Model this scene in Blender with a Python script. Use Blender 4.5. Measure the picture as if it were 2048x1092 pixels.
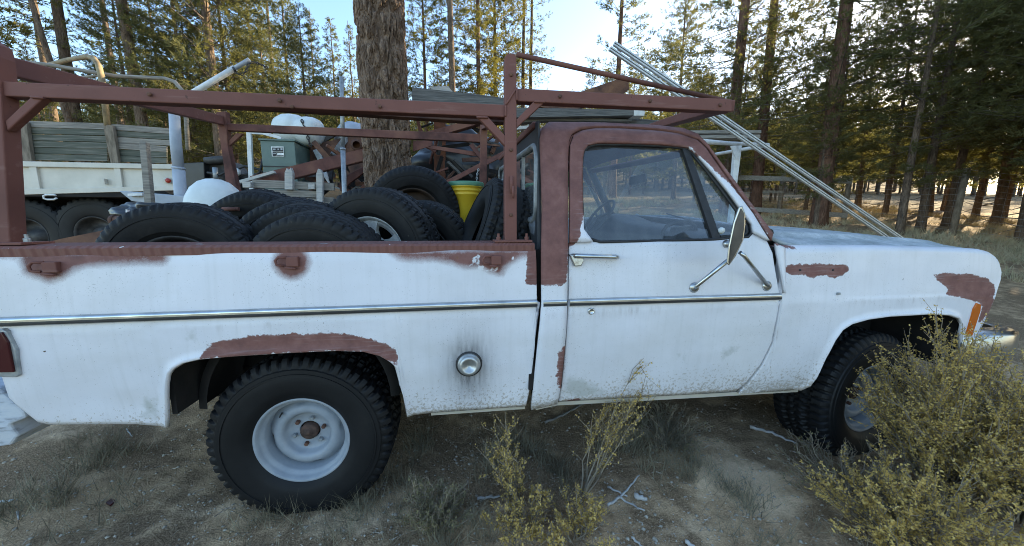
import bpy, math, random
import numpy as np
from mathutils import Vector, Matrix

for o in list(bpy.data.objects):
    bpy.data.objects.remove(o)
random.seed(11)
rng = np.random.default_rng(11)
sc = bpy.context.scene
COL = sc.collection
R = math.radians

# ---------------------------------------------------------------- camera
FW, FH, FPX = 2048.0, 1092.0, 690.0          # frame in photo pixels, focal length in the same unit
CAM = np.array([0.0, -1.5, 1.357])
PITCH = math.atan(100.0 / FPX)
YAW = math.atan(FPX / math.cos(PITCH) / (5680 - 1024))
F_ = np.array([math.sin(YAW) * math.cos(PITCH), math.cos(YAW) * math.cos(PITCH), -math.sin(PITCH)])
R_ = np.array([math.cos(YAW), -math.sin(YAW), 0.0])
U_ = np.cross(R_, F_)
cd = bpy.data.cameras.new('camera')
cd.sensor_width = 36.0
cd.lens = 36.0 * FPX / FW
cd.clip_start = 0.02
cd.clip_end = 3000
cam = bpy.data.objects.new('camera', cd)
COL.objects.link(cam)
cam.matrix_world = Matrix(((R_[0], U_[0], -F_[0], CAM[0]), (R_[1], U_[1], -F_[1], CAM[1]), (R_[2], U_[2], -F_[2], CAM[2]), (0, 0, 0, 1)))
sc.camera = cam

# ---------------------------------------------------------------- sky, sun, exposure
SUN_AZ = R(25)         # direction to the sun in the XY plane, from +X towards +Y
SUN_EL = R(17)
world = bpy.data.worlds.new('World')
sc.world = world
world.use_nodes = True
wn = world.node_tree
bg = wn.nodes['Background']
sky = wn.nodes.new('ShaderNodeTexSky')
sky.sky_type = 'NISHITA'
sky.sun_disc = False
sky.sun_elevation = SUN_EL
sky.sun_rotation = math.pi / 2 - SUN_AZ
sky.air_density = 1.08
sky.dust_density = 0.7
sky.ozone_density = 2.2
wn.links.new(sky.outputs[0], bg.inputs[0])
bg.inputs[1].default_value = 0.15
sun_d = bpy.data.lights.new('sun', 'SUN')
sun_d.energy = 5.0
sun_d.angle = R(0.5)
sun_d.color = (1.0, 0.82, 0.52)
sun = bpy.data.objects.new('sun', sun_d)
COL.objects.link(sun)
sdir = Vector((math.cos(SUN_AZ) * math.cos(SUN_EL), math.sin(SUN_AZ) * math.cos(SUN_EL), math.sin(SUN_EL)))
sun.rotation_euler = sdir.to_track_quat('Z', 'Y').to_euler()
sc.view_settings.view_transform = 'Standard'
sc.view_settings.look = 'None'
sc.view_settings.gamma = 1.0
sc.view_settings.exposure = 1.84
sc.cycles.use_denoising = True
sc.cycles.pixel_filter_type = 'BLACKMAN_HARRIS'
sc.cycles.filter_width = 1.0
sc.cycles.use_adaptive_sampling = False
sc.cycles.max_bounces = 6
sc.cycles.transparent_max_bounces = 12
sc.cycles.diffuse_bounces = 3
sc.cycles.glossy_bounces = 3
sc.cycles.caustics_reflective = False
sc.cycles.caustics_refractive = False

# ---------------------------------------------------------------- where things stand: a photo point at a known distance behind the truck's side
def ray(x, y):
    return F_ * FPX + R_ * (x - FW / 2) + U_ * (FH / 2 - y)
def P(x, y, Y):
    r = ray(x, y)
    return CAM + r * ((Y - CAM[1]) / r[1])
def G(x, y, z=0.0):
    r = ray(x, y)
    return CAM + r * ((z - CAM[2]) / r[2])
def terrain(x, y):
    x = np.asarray(x, float); y = np.asarray(y, float)
    t = np.clip(y - 0.1, 0, None)
    z = np.where(t < 0.8, 0.12 * t * t / 1.6, 0.12 * (t - 0.4)) + 0.05 * np.clip(y - 2.0, 0, None)
    z = np.where(t > 16, 0.17 * 16 - 0.14 + 0.12 * (t - 16), z) + 0.22 * np.clip(t - 60, 0, None)
    b = 0.018 * np.sin(1.7 * x + 0.6 * y) + 0.015 * np.sin(2.9 * y - 1.3 * x + 1) + 0.008 * np.sin(6.1 * x + 1.2) * np.sin(5.3 * y)
    return z + b * np.clip(1 + t * 0.2, 1, 3) - 0.012

# ---------------------------------------------------------------- object helpers
def link(o, parent=None):
    COL.objects.link(o)
    if parent is not None:
        o.parent = parent
        o.matrix_parent_inverse = full(parent).inverted()
    return o
def full(o):
    m = o.matrix_basis.copy()
    while o.parent is not None:
        m = o.parent.matrix_basis @ o.matrix_parent_inverse @ m
        o = o.parent
    return m
def thing(name, label, cat, loc=(0, 0, 0), group=None):
    o = bpy.data.objects.new(name, None)
    o.empty_display_size = 0.1
    o.location = Vector(loc)
    COL.objects.link(o)
    return tag(o, label, cat, group)
def tag(o, label, cat=None, group=None, kind=None):
    o['label'] = label
    if cat: o['category'] = cat
    if group: o['group'] = group
    if kind or cat: o['kind'] = kind or 'thing'
    return o
def fast_mesh(name, V, Fc, smooth=False):
    """V (n,3); Fc (m,k) all faces with k corners"""
    V = np.asarray(V, np.float32); Fc = np.asarray(Fc, np.int32)
    me = bpy.data.meshes.new(name)
    me.vertices.add(len(V)); me.vertices.foreach_set('co', V.ravel())
    m, k = Fc.shape
    me.loops.add(m * k); me.loops.foreach_set('vertex_index', Fc.ravel())
    me.polygons.add(m)
    me.polygons.foreach_set('loop_start', np.arange(0, m * k, k, dtype=np.int32))
    me.polygons.foreach_set('loop_total', np.full(m, k, np.int32))
    if smooth: me.polygons.foreach_set('use_smooth', np.ones(m, bool))
    me.update(calc_edges=True)
    return me
def mesh_obj(name, me, mat, parent=None):
    o = bpy.data.objects.new(name, me)
    for m in (mat if isinstance(mat, (list, tuple)) else [mat]):
        me.materials.append(m)
    return link(o, parent)

class MB:
    """collects shapes for ONE mesh object"""
    def __init__(s): s.v = []; s.f = []; s.sm = []
    def add(s, V, Fs, smooth=False):
        b = len(s.v); s.v += [tuple(map(float, p)) for p in V]
        s.f += [tuple(i + b for i in f) for f in Fs]; s.sm += [smooth] * len(Fs); return s
    def box(s, c, size, rot=None):
        hx, hy, hz = [q / 2 for q in size]; c = np.array(c, float)
        V = [np.array((x, y, z)) for x in (-hx, hx) for y in (-hy, hy) for z in (-hz, hz)]
        if rot is not None:
            m = np.array(rot); V = [m @ p for p in V]
        return s.add([p + c for p in V], [(0, 1, 3, 2), (4, 6, 7, 5), (0, 4, 5, 1), (2, 3, 7, 6), (0, 2, 6, 4), (1, 5, 7, 3)])
    def bar(s, a, b, w, h, up=(0, 0, 1)):
        a = np.array(a, float); b = np.array(b, float); d = b - a; L = np.linalg.norm(d); d /= L
        u = np.array(up, float); sd = np.cross(d, u)
        if np.linalg.norm(sd) < 1e-4: sd = np.cross(d, np.array((0, 1.0, 0)))
        sd /= np.linalg.norm(sd); u = np.cross(sd, d)
        return s.box((a + b) / 2, (L, w, h), np.array([d, sd, u]).T)
    def tube(s, pts, r, n=8, cap=True, smooth=True):
        pts = [np.array(p, float) for p in pts]; k = len(pts)
        rr = r if isinstance(r, (list, tuple, np.ndarray)) else [r] * k
        V = []; prev = None
        for i, p in enumerate(pts):
            d = pts[min(i + 1, k - 1)] - pts[max(i - 1, 0)]; d = d / (np.linalg.norm(d) + 1e-12)
            if prev is None:
                a = np.array((0, 0, 1.0)) if abs(d[2]) < 0.9 else np.array((1.0, 0, 0))
                x = np.cross(d, a)
            else: x = prev - d * (prev @ d)
            x /= np.linalg.norm(x); prev = x; y = np.cross(d, x)
            for j in range(n):
                t = 2 * math.pi * j / n
                V.append(p + rr[i] * (math.cos(t) * x + math.sin(t) * y))
        Fs = [(i * n + j, i * n + (j + 1) % n, (i + 1) * n + (j + 1) % n, (i + 1) * n + j) for i in range(k - 1) for j in range(n)]
        b = len(s.v); s.add(V, Fs, smooth)
        if cap:
            s.f += [tuple(b + j for j in range(n))[::-1], tuple(b + (k - 1) * n + j for j in range(n))]; s.sm += [False, False]
        return s
    def lathe(s, prof, c, axis=(0, 1, 0), n=32, smooth=True, a0=0.0, a1=2 * math.pi, rfun=None):
        """prof: (radius, along) pairs"""
        ax = np.array(axis, float); ax /= np.linalg.norm(ax)
        q = np.array((0, 0, 1.0)) if abs(ax[2]) < 0.9 else np.array((1.0, 0, 0))
        x = np.cross(q, ax); x /= np.linalg.norm(x); y = np.cross(ax, x); c = np.array(c, float)
        closed = abs(a1 - a0 - 2 * math.pi) < 1e-6; m = n if closed else n + 1; V = []
        for j in range(m):
            t = a0 + (a1 - a0) * j / n
            for i, (r, h) in enumerate(prof):
                if rfun: r = rfun(i, t, r)
                V.append(c + ax * h + r * (math.cos(t) * x + math.sin(t) * y))
        k = len(prof)
        Fs = [(j * k + i, ((j + 1) % m) * k + i, ((j + 1) % m) * k + i + 1, j * k + i + 1) for j in range(n) for i in range(k - 1)]
        return s.add(V, Fs, smooth)
    def prism(s, poly, t):
        """poly: 3-D points of the front face, t: offset vector to the back face"""
        k = len(poly); t = np.array(t, float)
        V = [np.array(p, float) for p in poly]; V = V + [p + t for p in V]
        Fs = [tuple(range(k)), tuple(range(2 * k - 1, k - 1, -1))] + [(i, k + i, k + (i + 1) % k, (i + 1) % k) for i in range(k)]
        return s.add(V, Fs)
    def prism_px(s, poly, Y, t):
        return s.prism([P(x, y, Y) for x, y in poly], (0, t, 0))
    def sheet(s, grid, smooth=True):
        n = len(grid); m = len(grid[0])
        return s.add([p for row in grid for p in row], [(i * m + j, (i + 1) * m + j, (i + 1) * m + j + 1, i * m + j + 1) for i in range(n - 1) for j in range(m - 1)], smooth)
    def build(s, name, mat, parent=None, bevel=0.0, solid=0.0, fix=True):
        me = bpy.data.meshes.new(name)
        me.from_pydata(s.v, [], s.f)
        me.polygons.foreach_set('use_smooth', s.sm)
        me.update()
        if fix:
            import bmesh
            bm = bmesh.new(); bm.from_mesh(me); bmesh.ops.recalc_face_normals(bm, faces=bm.faces); bm.to_mesh(me); bm.free()
        o = mesh_obj(name, me, mat, parent)
        if bevel:
            b = o.modifiers.new('edge', 'BEVEL'); b.width = bevel; b.segments = 2; b.limit_method = 'ANGLE'; b.angle_limit = R(40)
        if solid:
            b = o.modifiers.new('gauge', 'SOLIDIFY'); b.thickness = solid; b.offset = -1
        return o

# ---------------------------------------------------------------- material helpers
class NM:
    def __init__(s, name, rough=0.6, metal=0.0, base=(0.5, 0.5, 0.5), spec=0.5):
        s.m = bpy.data.materials.new(name); s.m.use_nodes = True; s.t = s.m.node_tree
        s.b = s.t.nodes['Principled BSDF']
        s.b.inputs['Base Color'].default_value = (*base, 1); s.b.inputs['Roughness'].default_value = rough
        s.b.inputs['Metallic'].default_value = metal; s.b.inputs['Specular IOR Level'].default_value = spec
        s.co = s.t.nodes.new('ShaderNodeTexCoord')
    def n(s, ty): return s.t.nodes.new(ty)
    def l(s, a, b): s.t.links.new(a, b)
    def inp(s, sock, v):
        if hasattr(v, 'is_output'): s.l(v, sock)
        elif isinstance(v, (tuple, list)): sock.default_value = (*v, 1) if len(v) == 3 and sock.type == 'RGBA' else v
        else: sock.default_value = v
    def vec(s, scale=(1, 1, 1), loc=(0, 0, 0), rot=(0, 0, 0)):
        m = s.n('ShaderNodeMapping'); s.l(s.co.outputs['Object'], m.inputs[0])
        m.inputs['Scale'].default_value = scale; m.inputs['Location'].default_value = loc; m.inputs['Rotation'].default_value = rot
        return m.outputs[0]
    def noise(s, scale, detail=4, vec=None, rough=0.6, dist=0.0):
        t = s.n('ShaderNodeTexNoise'); s.l(vec or s.co.outputs['Object'], t.inputs['Vector'])
        t.inputs['Scale'].default_value = scale; t.inputs['Detail'].default_value = detail
        t.inputs['Roughness'].default_value = rough; t.inputs['Distortion'].default_value = dist
        return t.outputs['Fac']
    def voro(s, scale, vec=None, feature='F1'):
        t = s.n('ShaderNodeTexVoronoi'); t.feature = feature; s.l(vec or s.co.outputs['Object'], t.inputs['Vector']); t.inputs['Scale'].default_value = scale
        return t
    def ramp(s, fac, stops):
        r = s.n('ShaderNodeValToRGB'); s.l(fac, r.inputs[0]); e = r.color_ramp.elements
        while len(e) < len(stops): e.new(0.5)
        for q, (p, c) in zip(e, stops):
            q.position = p; q.color = (*c, 1) if isinstance(c, (tuple, list)) else (c, c, c, 1)
        return r.outputs[0]
    def mix(s, fac, a, b, mode='MIX'):
        m = s.n('ShaderNodeMix'); m.data_type = 'RGBA'; m.blend_type = mode
        s.inp(m.inputs[0], fac); s.inp(m.inputs[6], a); s.inp(m.inputs[7], b); return m.outputs[2]
    def math(s, op, a, b=0.0, clamp=False):
        m = s.n('ShaderNodeMath'); m.operation = op; m.use_clamp = clamp; s.inp(m.inputs[0], a); s.inp(m.inputs[1], b); return m.outputs[0]
    def attr(s, name):
        a = s.n('ShaderNodeAttribute'); a.attribute_name = name; return a.outputs['Fac']
    def bump(s, h, strength=0.3, dist=0.01):
        b = s.n('ShaderNodeBump'); b.inputs['Strength'].default_value = strength; b.inputs['Distance'].default_value = dist
        s.l(h, b.inputs['Height']); s.l(b.outputs[0], s.b.inputs['Normal']); return s
    def color(s, c): s.inp(s.b.inputs['Base Color'], c); return s
    def rough(s, c): s.inp(s.b.inputs['Roughness'], c); return s

def two_tone(name, a, b, scale=6, rough=0.6, metal=0.0, c=None, stretch=(1, 1, 1), bump=0.2, bscale=60, lo=0.35, hi=0.65, spec=0.5):
    k = NM(name, rough, metal, spec=spec)
    v = k.vec(stretch)
    f = k.noise(scale, 6, v)
    col = k.ramp(f, [(lo, a), (hi, b)] if c is None else [(lo, a), ((lo + hi) / 2, b), (hi, c)])
    k.color(col)
    k.bump(k.noise(bscale, 4, v), bump, 0.004)
    return k.m

MAT = {}
def primer(name, base=(0.185, 0.078, 0.062), chips=0.0):
    k = NM(name, 0.72, spec=0.3)
    f = k.noise(7, 5)
    col = k.mix(f, tuple(q * 0.82 for q in base), tuple(min(1, q * 1.22) for q in base))
    sc_ = k.ramp(k.noise(1.0, 4, k.vec((3, 26, 26))), [(0.60, 0.0), (0.72, 1.0)])
    col = k.mix(k.math('MULTIPLY', sc_, 0.35), col, (0.34, 0.21, 0.18))
    col = k.mix(k.math('MULTIPLY', k.ramp(k.noise(2.2, 5), [(0.5, 0.0), (0.7, 1.0)]), 0.5), col, tuple(q * 0.55 for q in base))
    f2 = k.math('GREATER_THAN', k.noise(38, 3), 0.70)
    col = k.mix(k.math('MULTIPLY', f2, 0.6), col, (0.06, 0.035, 0.028))
    if chips:
        f3 = k.math('GREATER_THAN', k.noise(23, 3, k.vec((1, 1, 2.0), (3, 1, 2))), chips)
        col = k.mix(f3, col, (0.62, 0.64, 0.63))
    k.color(col); k.bump(k.noise(140, 3), 0.15, 0.002)
    return k.m
MAT['primer'] = primer('brown_primer')
MAT['rust'] = two_tone('rusty_steel', (0.055, 0.028, 0.02), (0.13, 0.062, 0.04), 5, 0.85, c=(0.21, 0.10, 0.055), bump=0.4, bscale=45)
MAT['rust_red'] = two_tone('red_oxide_steel', (0.07, 0.028, 0.022), (0.15, 0.06, 0.045), 4, 0.85, c=(0.20, 0.09, 0.06), bump=0.35, bscale=50)
MAT['rubber'] = two_tone('tyre_rubber', (0.005, 0.0053, 0.0062), (0.0095, 0.010, 0.0112), 5, 0.6, c=(0.020, 0.0185, 0.0165), hi=0.9, bump=0.12, bscale=120, spec=0.28)
_k = NM('weathered_rubber', 0.62, spec=0.28); _oi = _k.n('ShaderNodeObjectInfo')
_c = _k.ramp(_k.noise(8, 6), [(0.32, (0.005, 0.0053, 0.006)), (0.55, (0.011, 0.0115, 0.013)), (0.75, (0.026, 0.0255, 0.0245))])
_c = _k.mix(_k.math('MULTIPLY', _oi.outputs['Random'], 0.35), _c, (0.024, 0.0235, 0.0225))
_d = _k.math('GREATER_THAN', _k.noise(70, 2), 0.74); _c = _k.mix(_k.math('MULTIPLY', _d, 0.35), _c, (0.24, 0.21, 0.16))
_k.color(_c); _k.bump(_k.noise(80, 4), 0.3, 0.003); MAT['rubber_old'] = _k.m
MAT['black'] = two_tone('black_rubber_seal', (0.012, 0.012, 0.013), (0.028, 0.028, 0.03), 20, 0.6)
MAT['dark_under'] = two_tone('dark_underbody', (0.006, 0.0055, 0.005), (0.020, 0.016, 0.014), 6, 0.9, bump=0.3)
MAT['chrome'] = two_tone('dull_chrome', (0.42, 0.43, 0.42), (0.66, 0.67, 0.66), 9, 0.28, 1.0, bump=0.05)
MAT['satin'] = two_tone('satin_metal_cap', (0.40, 0.41, 0.40), (0.56, 0.57, 0.56), 30, 0.42, 0.75, bump=0.1)
MAT['chrome_rust'] = two_tone('pitted_chrome', (0.10, 0.07, 0.055), (0.44, 0.44, 0.43), 9, 0.3, 0.95, bump=0.1, lo=0.30, hi=0.42)
MAT['rim'] = two_tone('grey_wheel_paint', (0.245, 0.275, 0.31), (0.315, 0.345, 0.38), 12, 0.5, bump=0.08)
MAT['alum'] = two_tone('weathered_aluminium', (0.50, 0.52, 0.51), (0.74, 0.75, 0.74), 30, 0.5, 0.35, stretch=(1, 1, 1), bump=0.15)
MAT['galv'] = two_tone('galvanised_pipe', (0.22, 0.24, 0.25), (0.40, 0.42, 0.43), 16, 0.5, 0.5, bump=0.1)
MAT['bluegrey'] = two_tone('blue_grey_paint', (0.30, 0.335, 0.38), (0.42, 0.45, 0.50), 5, 0.5, bump=0.12)
MAT['cream'] = two_tone('cream_paint', (0.50, 0.47, 0.40), (0.62, 0.58, 0.50), 3, 0.42, bump=0.1)
MAT['white_old'] = two_tone('old_white_paint', (0.55, 0.56, 0.55), (0.72, 0.73, 0.72), 8, 0.5, c=(0.42, 0.40, 0.37), lo=0.3, hi=0.75, bump=0.15)
MAT['white_plastic'] = two_tone('white_plastic', (0.60, 0.64, 0.62), (0.74, 0.77, 0.75), 5, 0.45, bump=0.06)
MAT['wood_grey'] = two_tone('weathered_wood', (0.155, 0.14, 0.12), (0.33, 0.30, 0.255), 9, 0.85, stretch=(0.5, 3, 9), bump=0.5, bscale=40)
MAT['wood_pale'] = two_tone('pale_weathered_wood', (0.34, 0.33, 0.31), (0.52, 0.50, 0.46), 9, 0.85, c=(0.30, 0.22, 0.15), stretch=(0.8, 3, 8), bump=0.5, bscale=40, hi=0.8)
MAT['wood_dark'] = two_tone('dark_weathered_wood', (0.062, 0.060, 0.056), (0.165, 0.158, 0.145), 9, 0.8, stretch=(0.5, 3, 12), bump=0.5, bscale=40)
MAT['wood_green'] = two_tone('faded_green_board', (0.045, 0.055, 0.040), (0.095, 0.10, 0.075), 6, 0.75, c=(0.24, 0.225, 0.19), stretch=(0.35, 2, 9), bump=0.4, bscale=35, lo=0.3, hi=0.72)
MAT['wood_post'] = two_tone('fence_wood', (0.13, 0.105, 0.075), (0.27, 0.22, 0.165), 8, 0.9, stretch=(3, 3, 0.7), bump=0.5, bscale=40)
MAT['green_metal'] = two_tone('green_cabinet_paint', (0.085, 0.13, 0.11), (0.12, 0.175, 0.15), 5, 0.5, bump=0.1)
MAT['yellow'] = two_tone('yellow_plastic', (0.72, 0.46, 0.02), (0.80, 0.55, 0.04), 5, 0.42, bump=0.03)
MAT['lid_green'] = two_tone('green_plastic', (0.10, 0.26, 0.14), (0.15, 0.33, 0.19), 5, 0.45, bump=0.03)
MAT['tarp'] = two_tone('black_plastic_tarp', (0.010, 0.010, 0.011), (0.03, 0.03, 0.032), 3, 0.35, bump=0.4, bscale=12)
MAT['iron'] = two_tone('dark_iron', (0.02, 0.02, 0.021), (0.075, 0.072, 0.07), 8, 0.6, 0.3, bump=0.3)
MAT['red_lens'] = NM('red_lens', 0.25, base=(0.055, 0.006, 0.008)).m
MAT['red_dot'] = NM('red_reflector', 0.3, base=(0.38, 0.03, 0.015)).m
MAT['amber'] = NM('amber_lens', 0.22, base=(0.52, 0.12, 0.008)).m
MAT['vinyl'] = two_tone('blue_grey_vinyl', (0.10, 0.115, 0.135), (0.15, 0.165, 0.19), 6, 0.6, bump=0.1)
MAT['dash'] = two_tone('dark_dash_vinyl', (0.04, 0.045, 0.055), (0.065, 0.07, 0.08), 6, 0.6, bump=0.1)
def glass_mat(name, tint=(0.86, 0.93, 0.95), dust_haze=0.07):
    k = NM(name); t = k.t
    tr = k.n('ShaderNodeBsdfTransparent'); tr.inputs[0].default_value = (*tint, 1)
    gl = k.n('ShaderNodeBsdfGlossy'); gl.inputs['Roughness'].default_value = 0.03; gl.inputs[0].default_value = (1, 1, 1, 1)
    fr = k.n('ShaderNodeFresnel'); fr.inputs[0].default_value = 1.55
    f = k.math('MULTIPLY', fr.outputs[0], 1.6, True)
    m1 = k.n('ShaderNodeMixShader'); k.l(f, m1.inputs[0]); k.l(tr.outputs[0], m1.inputs[1]); k.l(gl.outputs[0], m1.inputs[2])
    df = k.n('ShaderNodeBsdfDiffuse'); df.inputs[0].default_value = (0.55, 0.60, 0.62, 1)
    m2 = k.n('ShaderNodeMixShader')
    st = k.noise(5, 5, k.vec((3.5, 1, 1.0), rot=(0, R(-28), 0)))
    d = k.math('MULTIPLY', k.ramp(st, [(0.3, 0.35), (0.7, 1.35)]), dust_haze)  # dust film that also paints in the pale sky reflection
    k.l(d, m2.inputs[0]); k.l(m1.outputs[0], m2.inputs[1]); k.l(df.outputs[0], m2.inputs[2])
    k.l(m2.outputs[0], t.nodes['Material Output'].inputs[0])
    return k.m
MAT['glass'] = glass_mat('dusty_window_glass')
MAT['glass_clear'] = glass_mat('windscreen_glass', dust_haze=0.05)

def truck_paint():
    k = NM('white_truck_paint', 0.42)
    grime = k.ramp(k.noise(1.6, 6, k.vec((1, 1, 1.6), (4, 4, 2)), 0.68), [(0.44, 0.0), (0.68, 1.0)])
    base = k.ramp(k.noise(2.3, 5), [(0.3, (0.685, 0.685, 0.725)), (0.7, (0.775, 0.765, 0.795))])
    streak = k.noise(1.0, 5, k.vec((38, 1, 2.2)))
    base = k.mix(k.math('MULTIPLY', k.ramp(streak, [(0.50, 0.0), (0.75, 1.0)]), 0.16), base, (0.42, 0.42, 0.40))
    base = k.mix(k.math('MULTIPLY', grime, 0.30), base, (0.47, 0.46, 0.42))
    scr = k.math('GREATER_THAN', k.noise(1.0, 3, k.vec((3.2, 1, 95), (7, 0, 3), (0, R(8), 0))), 0.755)
    base = k.mix(k.math('MULTIPLY', scr, 0.5), base, (0.36, 0.36, 0.35))
    sill = k.math('GREATER_THAN', k.math('ADD', k.noise(75, 4, rough=0.7), k.math('MULTIPLY', k.attr('sill'), 0.26)), 0.72)
    base = k.mix(k.math('MULTIPLY', sill, 0.6), base, (0.33, 0.27, 0.20))
    sp = k.noise(210, 2)
    area = k.ramp(k.noise(3.2, 3, k.vec(loc=(5, 2, 1))), [(0.45, -0.03), (0.66, 0.055)])
    spk = k.math('GREATER_THAN', k.math('ADD', sp, area), 0.715)
    base = k.mix(k.math('MULTIPLY', spk, 0.62), base, (0.16, 0.15, 0.14))
    big = k.math('GREATER_THAN', k.noise(34, 2, k.vec(loc=(1, 7, 3))), 0.80)
    base = k.mix(big, base, (0.10, 0.07, 0.06))
    # grey filler smears
    pu = k.math('ADD', k.attr('putty'), k.math('MULTIPLY', k.math('SUBTRACT', k.noise(30, 4, k.vec((1, 1, 1), rot=(0, R(40), 0))), 0.5), 0.09))
    base = k.mix(k.math('MULTIPLY', k.ramp(pu, [(0.0, 0.0), (0.035, 1.0)]), 0.7), base, (0.42, 0.43, 0.40))
    # soot round the filler cap, rust lines
    so = k.math('MULTIPLY', k.attr('soot'), k.ramp(k.noise(1.0, 6, k.vec((55, 1, 9))), [(0.25, 0.35), (0.7, 1.0)]))
    base = k.mix(so, base, (0.035, 0.035, 0.037))
    # brown primer: brushed and sprayed
    pc = k.ramp(k.noise(14, 6, rough=0.7), [(0.25, (0.125, 0.052, 0.045)), (0.5, (0.195, 0.083, 0.068)), (0.78, (0.27, 0.13, 0.11))])
    pit = k.ramp(k.noise(42, 5, rough=0.75), [(0.60, 0.0), (0.70, 1.0)])
    pc = k.mix(k.math('MULTIPLY', pit, 0.5), pc, (0.20, 0.085, 0.03))
    br = k.noise(1.0, 4, k.vec((7, 1, 110), rot=(0, R(3), 0)))
    bm = k.math('ADD', k.attr('prim'), k.math('MULTIPLY', k.math('ADD', k.math('MULTIPLY', k.math('SUBTRACT', br, 0.5), 0.16), k.math('SUBTRACT', k.noise(34, 5, rough=0.7), 0.5)), 0.040))
    bmask = k.ramp(bm, [(0.0, 0.0), (0.004, 1.0)])
    thin = k.ramp(k.math('ADD', k.math('MULTIPLY', br, 0.8), k.math('MULTIPLY', k.attr('prim'), 3.0)), [(0.30, 0.88), (0.44, 1.0)])
    base = k.mix(k.math('MULTIPLY', bmask, thin), base, pc)
    sm = k.math('ADD', k.attr('spray'), k.math('MULTIPLY', k.math('SUBTRACT', k.noise(330, 2), 0.5), 0.022))
    sm = k.math('ADD', sm, k.math('MULTIPLY', k.math('SUBTRACT', k.noise(22, 3), 0.5), 0.02))
    smask = k.ramp(k.math('ADD', k.math('MULTIPLY', sm, 10.0), 0.5), [(0.30, 0.0), (0.62, 1.0)])
    chip = k.math('ADD', k.attr('chip'), k.math('MULTIPLY', k.math('SUBTRACT', k.noise(45, 3), 0.5), 0.03))
    smask = k.math('MULTIPLY', smask, k.ramp(chip, [(0.0, 1.0), (0.003, 0.0)]))
    base = k.mix(smask, base, pc)
    rl_ = k.math('MULTIPLY', k.attr('rustline'), k.ramp(k.noise(1.0, 5, k.vec((30, 1, 5))), [(0.50, 0.0), (0.75, 0.8)]))
    rl_ = k.math('MULTIPLY', rl_, k.ramp(k.noise(2.1, 3, k.vec(loc=(3, 3, 8))), [(0.45, 0.0), (0.62, 1.0)]))
    base = k.mix(rl_, base, (0.14, 0.085, 0.05))
    k.color(base)
    k.rough(k.mix(k.math('MAXIMUM', bmask, smask), (0.40, 0.40, 0.40), (0.75, 0.75, 0.75)))
    k.bump(k.math('ADD', k.math('ADD', k.math('MULTIPLY', k.noise(90, 3), 0.5), k.math('MULTIPLY', k.noise(3.2, 2), 9.0)), k.math('ADD', k.math('MULTIPLY', bmask, -0.8), k.math('MULTIPLY', smask, 0.4))), 0.12, 0.003)
    return k.m
MAT['paint'] = truck_paint()
def rail_mat():
    k = NM('brown_diamond_plate', 0.6, spec=0.4)
    c = k.mix(k.noise(8, 4), (0.16, 0.066, 0.054), (0.22, 0.092, 0.072))
    w = k.n('ShaderNodeTexWave'); w.wave_type = 'BANDS'; w.bands_direction = 'X'
    k.l(k.vec((1, 0.9, 0.9), rot=(0, 0, R(35))), w.inputs['Vector']); w.inputs['Scale'].default_value = 11; w.inputs['Distortion'].default_value = 0.4
    ch = k.math('GREATER_THAN', k.noise(26, 3, k.vec((0.5, 1, 1), (2, 5, 3))), 0.69)
    c = k.mix(ch, c, (0.60, 0.62, 0.62))
    k.color(c); k.bump(w.outputs['Fac'], 0.8, 0.008)
    return k.m
MAT['rail'] = rail_mat()
# ================================================================ THE PICKUP TRUCK
_zk = [0.30, 0.43, 0.50, 0.58, 0.70, 0.85, 0.955, 0.965, 1.02, 1.10, 1.20, 1.275, 1.33, 1.55, 1.72, 1.79, 1.86]
_yk = [0.13, 0.075, 0.050, 0.034, 0.016, 0.004, 0.0, 0.004, 0.008, 0.012, 0.020, 0.032, 0.046, 0.112, 0.165, 0.205, 0.30]
def gy(z): return np.interp(z, _zk, _yk)
def bp(x, y, add=0.0):
    Y = 0.0
    for _ in range(25):
        p = P(x, y, Y); Y = 0.5 * Y + 0.5 * (float(gy(p[2])) + add)
    p = P(x, y, Y); return p
SH = 0.07                                            # the truck leans a little towards the viewer: the far side stands higher
TW = 2.0                                             # body width
truck_loc = (0.6, 1.0, 0.0)
truck = thing('pickup_truck', 'old white pickup truck with brown primer patches and a brown steel rack over its bed', 'pickup truck', truck_loc)

def sdf(polys, XZ):
    """signed distance (inside positive) to the union of polygons; XZ (n,2)"""
    best = np.full(len(XZ), -9.0)
    for q in polys:
        a = np.asarray(q); b = np.roll(a, -1, 0)
        d = np.full(len(XZ), 9.0); ins = np.zeros(len(XZ), bool)
        for (p0, p1) in zip(a, b):
            e = p1 - p0; w = XZ - p0
            t = np.clip((w @ e) / (e @ e + 1e-12), 0, 1)
            d = np.minimum(d, np.linalg.norm(w - t[:, None] * e, axis=1))
            c = ((p0[1] > XZ[:, 1]) != (p1[1] > XZ[:, 1]))
            xi = p0[0] + (XZ[:, 1] - p0[1]) * e[0] / (e[1] + 1e-12)
            ins ^= c & (XZ[:, 0] < xi)
        best = np.maximum(best, np.where(ins, d, -d))
    return best
def wp(poly): return np.array([[*bp(x, y)[[0, 2]]] for x, y in poly])
def disc(x, y, rx, ry, n=16): return [(x + rx * math.cos(2 * math.pi * i / n), y + ry * math.sin(2 * math.pi * i / n)) for i in range(n)]
SPRAY = [wp(q) for q in (
    [(40, 506), (48, 545), (75, 554), (100, 562), (125, 552), (150, 535), (185, 527), (325, 525), (332, 518), (328, 506)],
    disc(583, 525, 34, 31),
    [(780, 504), (795, 513), (830, 520), (870, 517), (900, 524), (935, 534), (960, 532), (990, 546), (1003, 549), (1008, 532), (1030, 519), (1045, 513), (1069, 509), (1069, 500)],
    [(-20, 508), (20, 509), (20, 511), (-20, 512)])]
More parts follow.
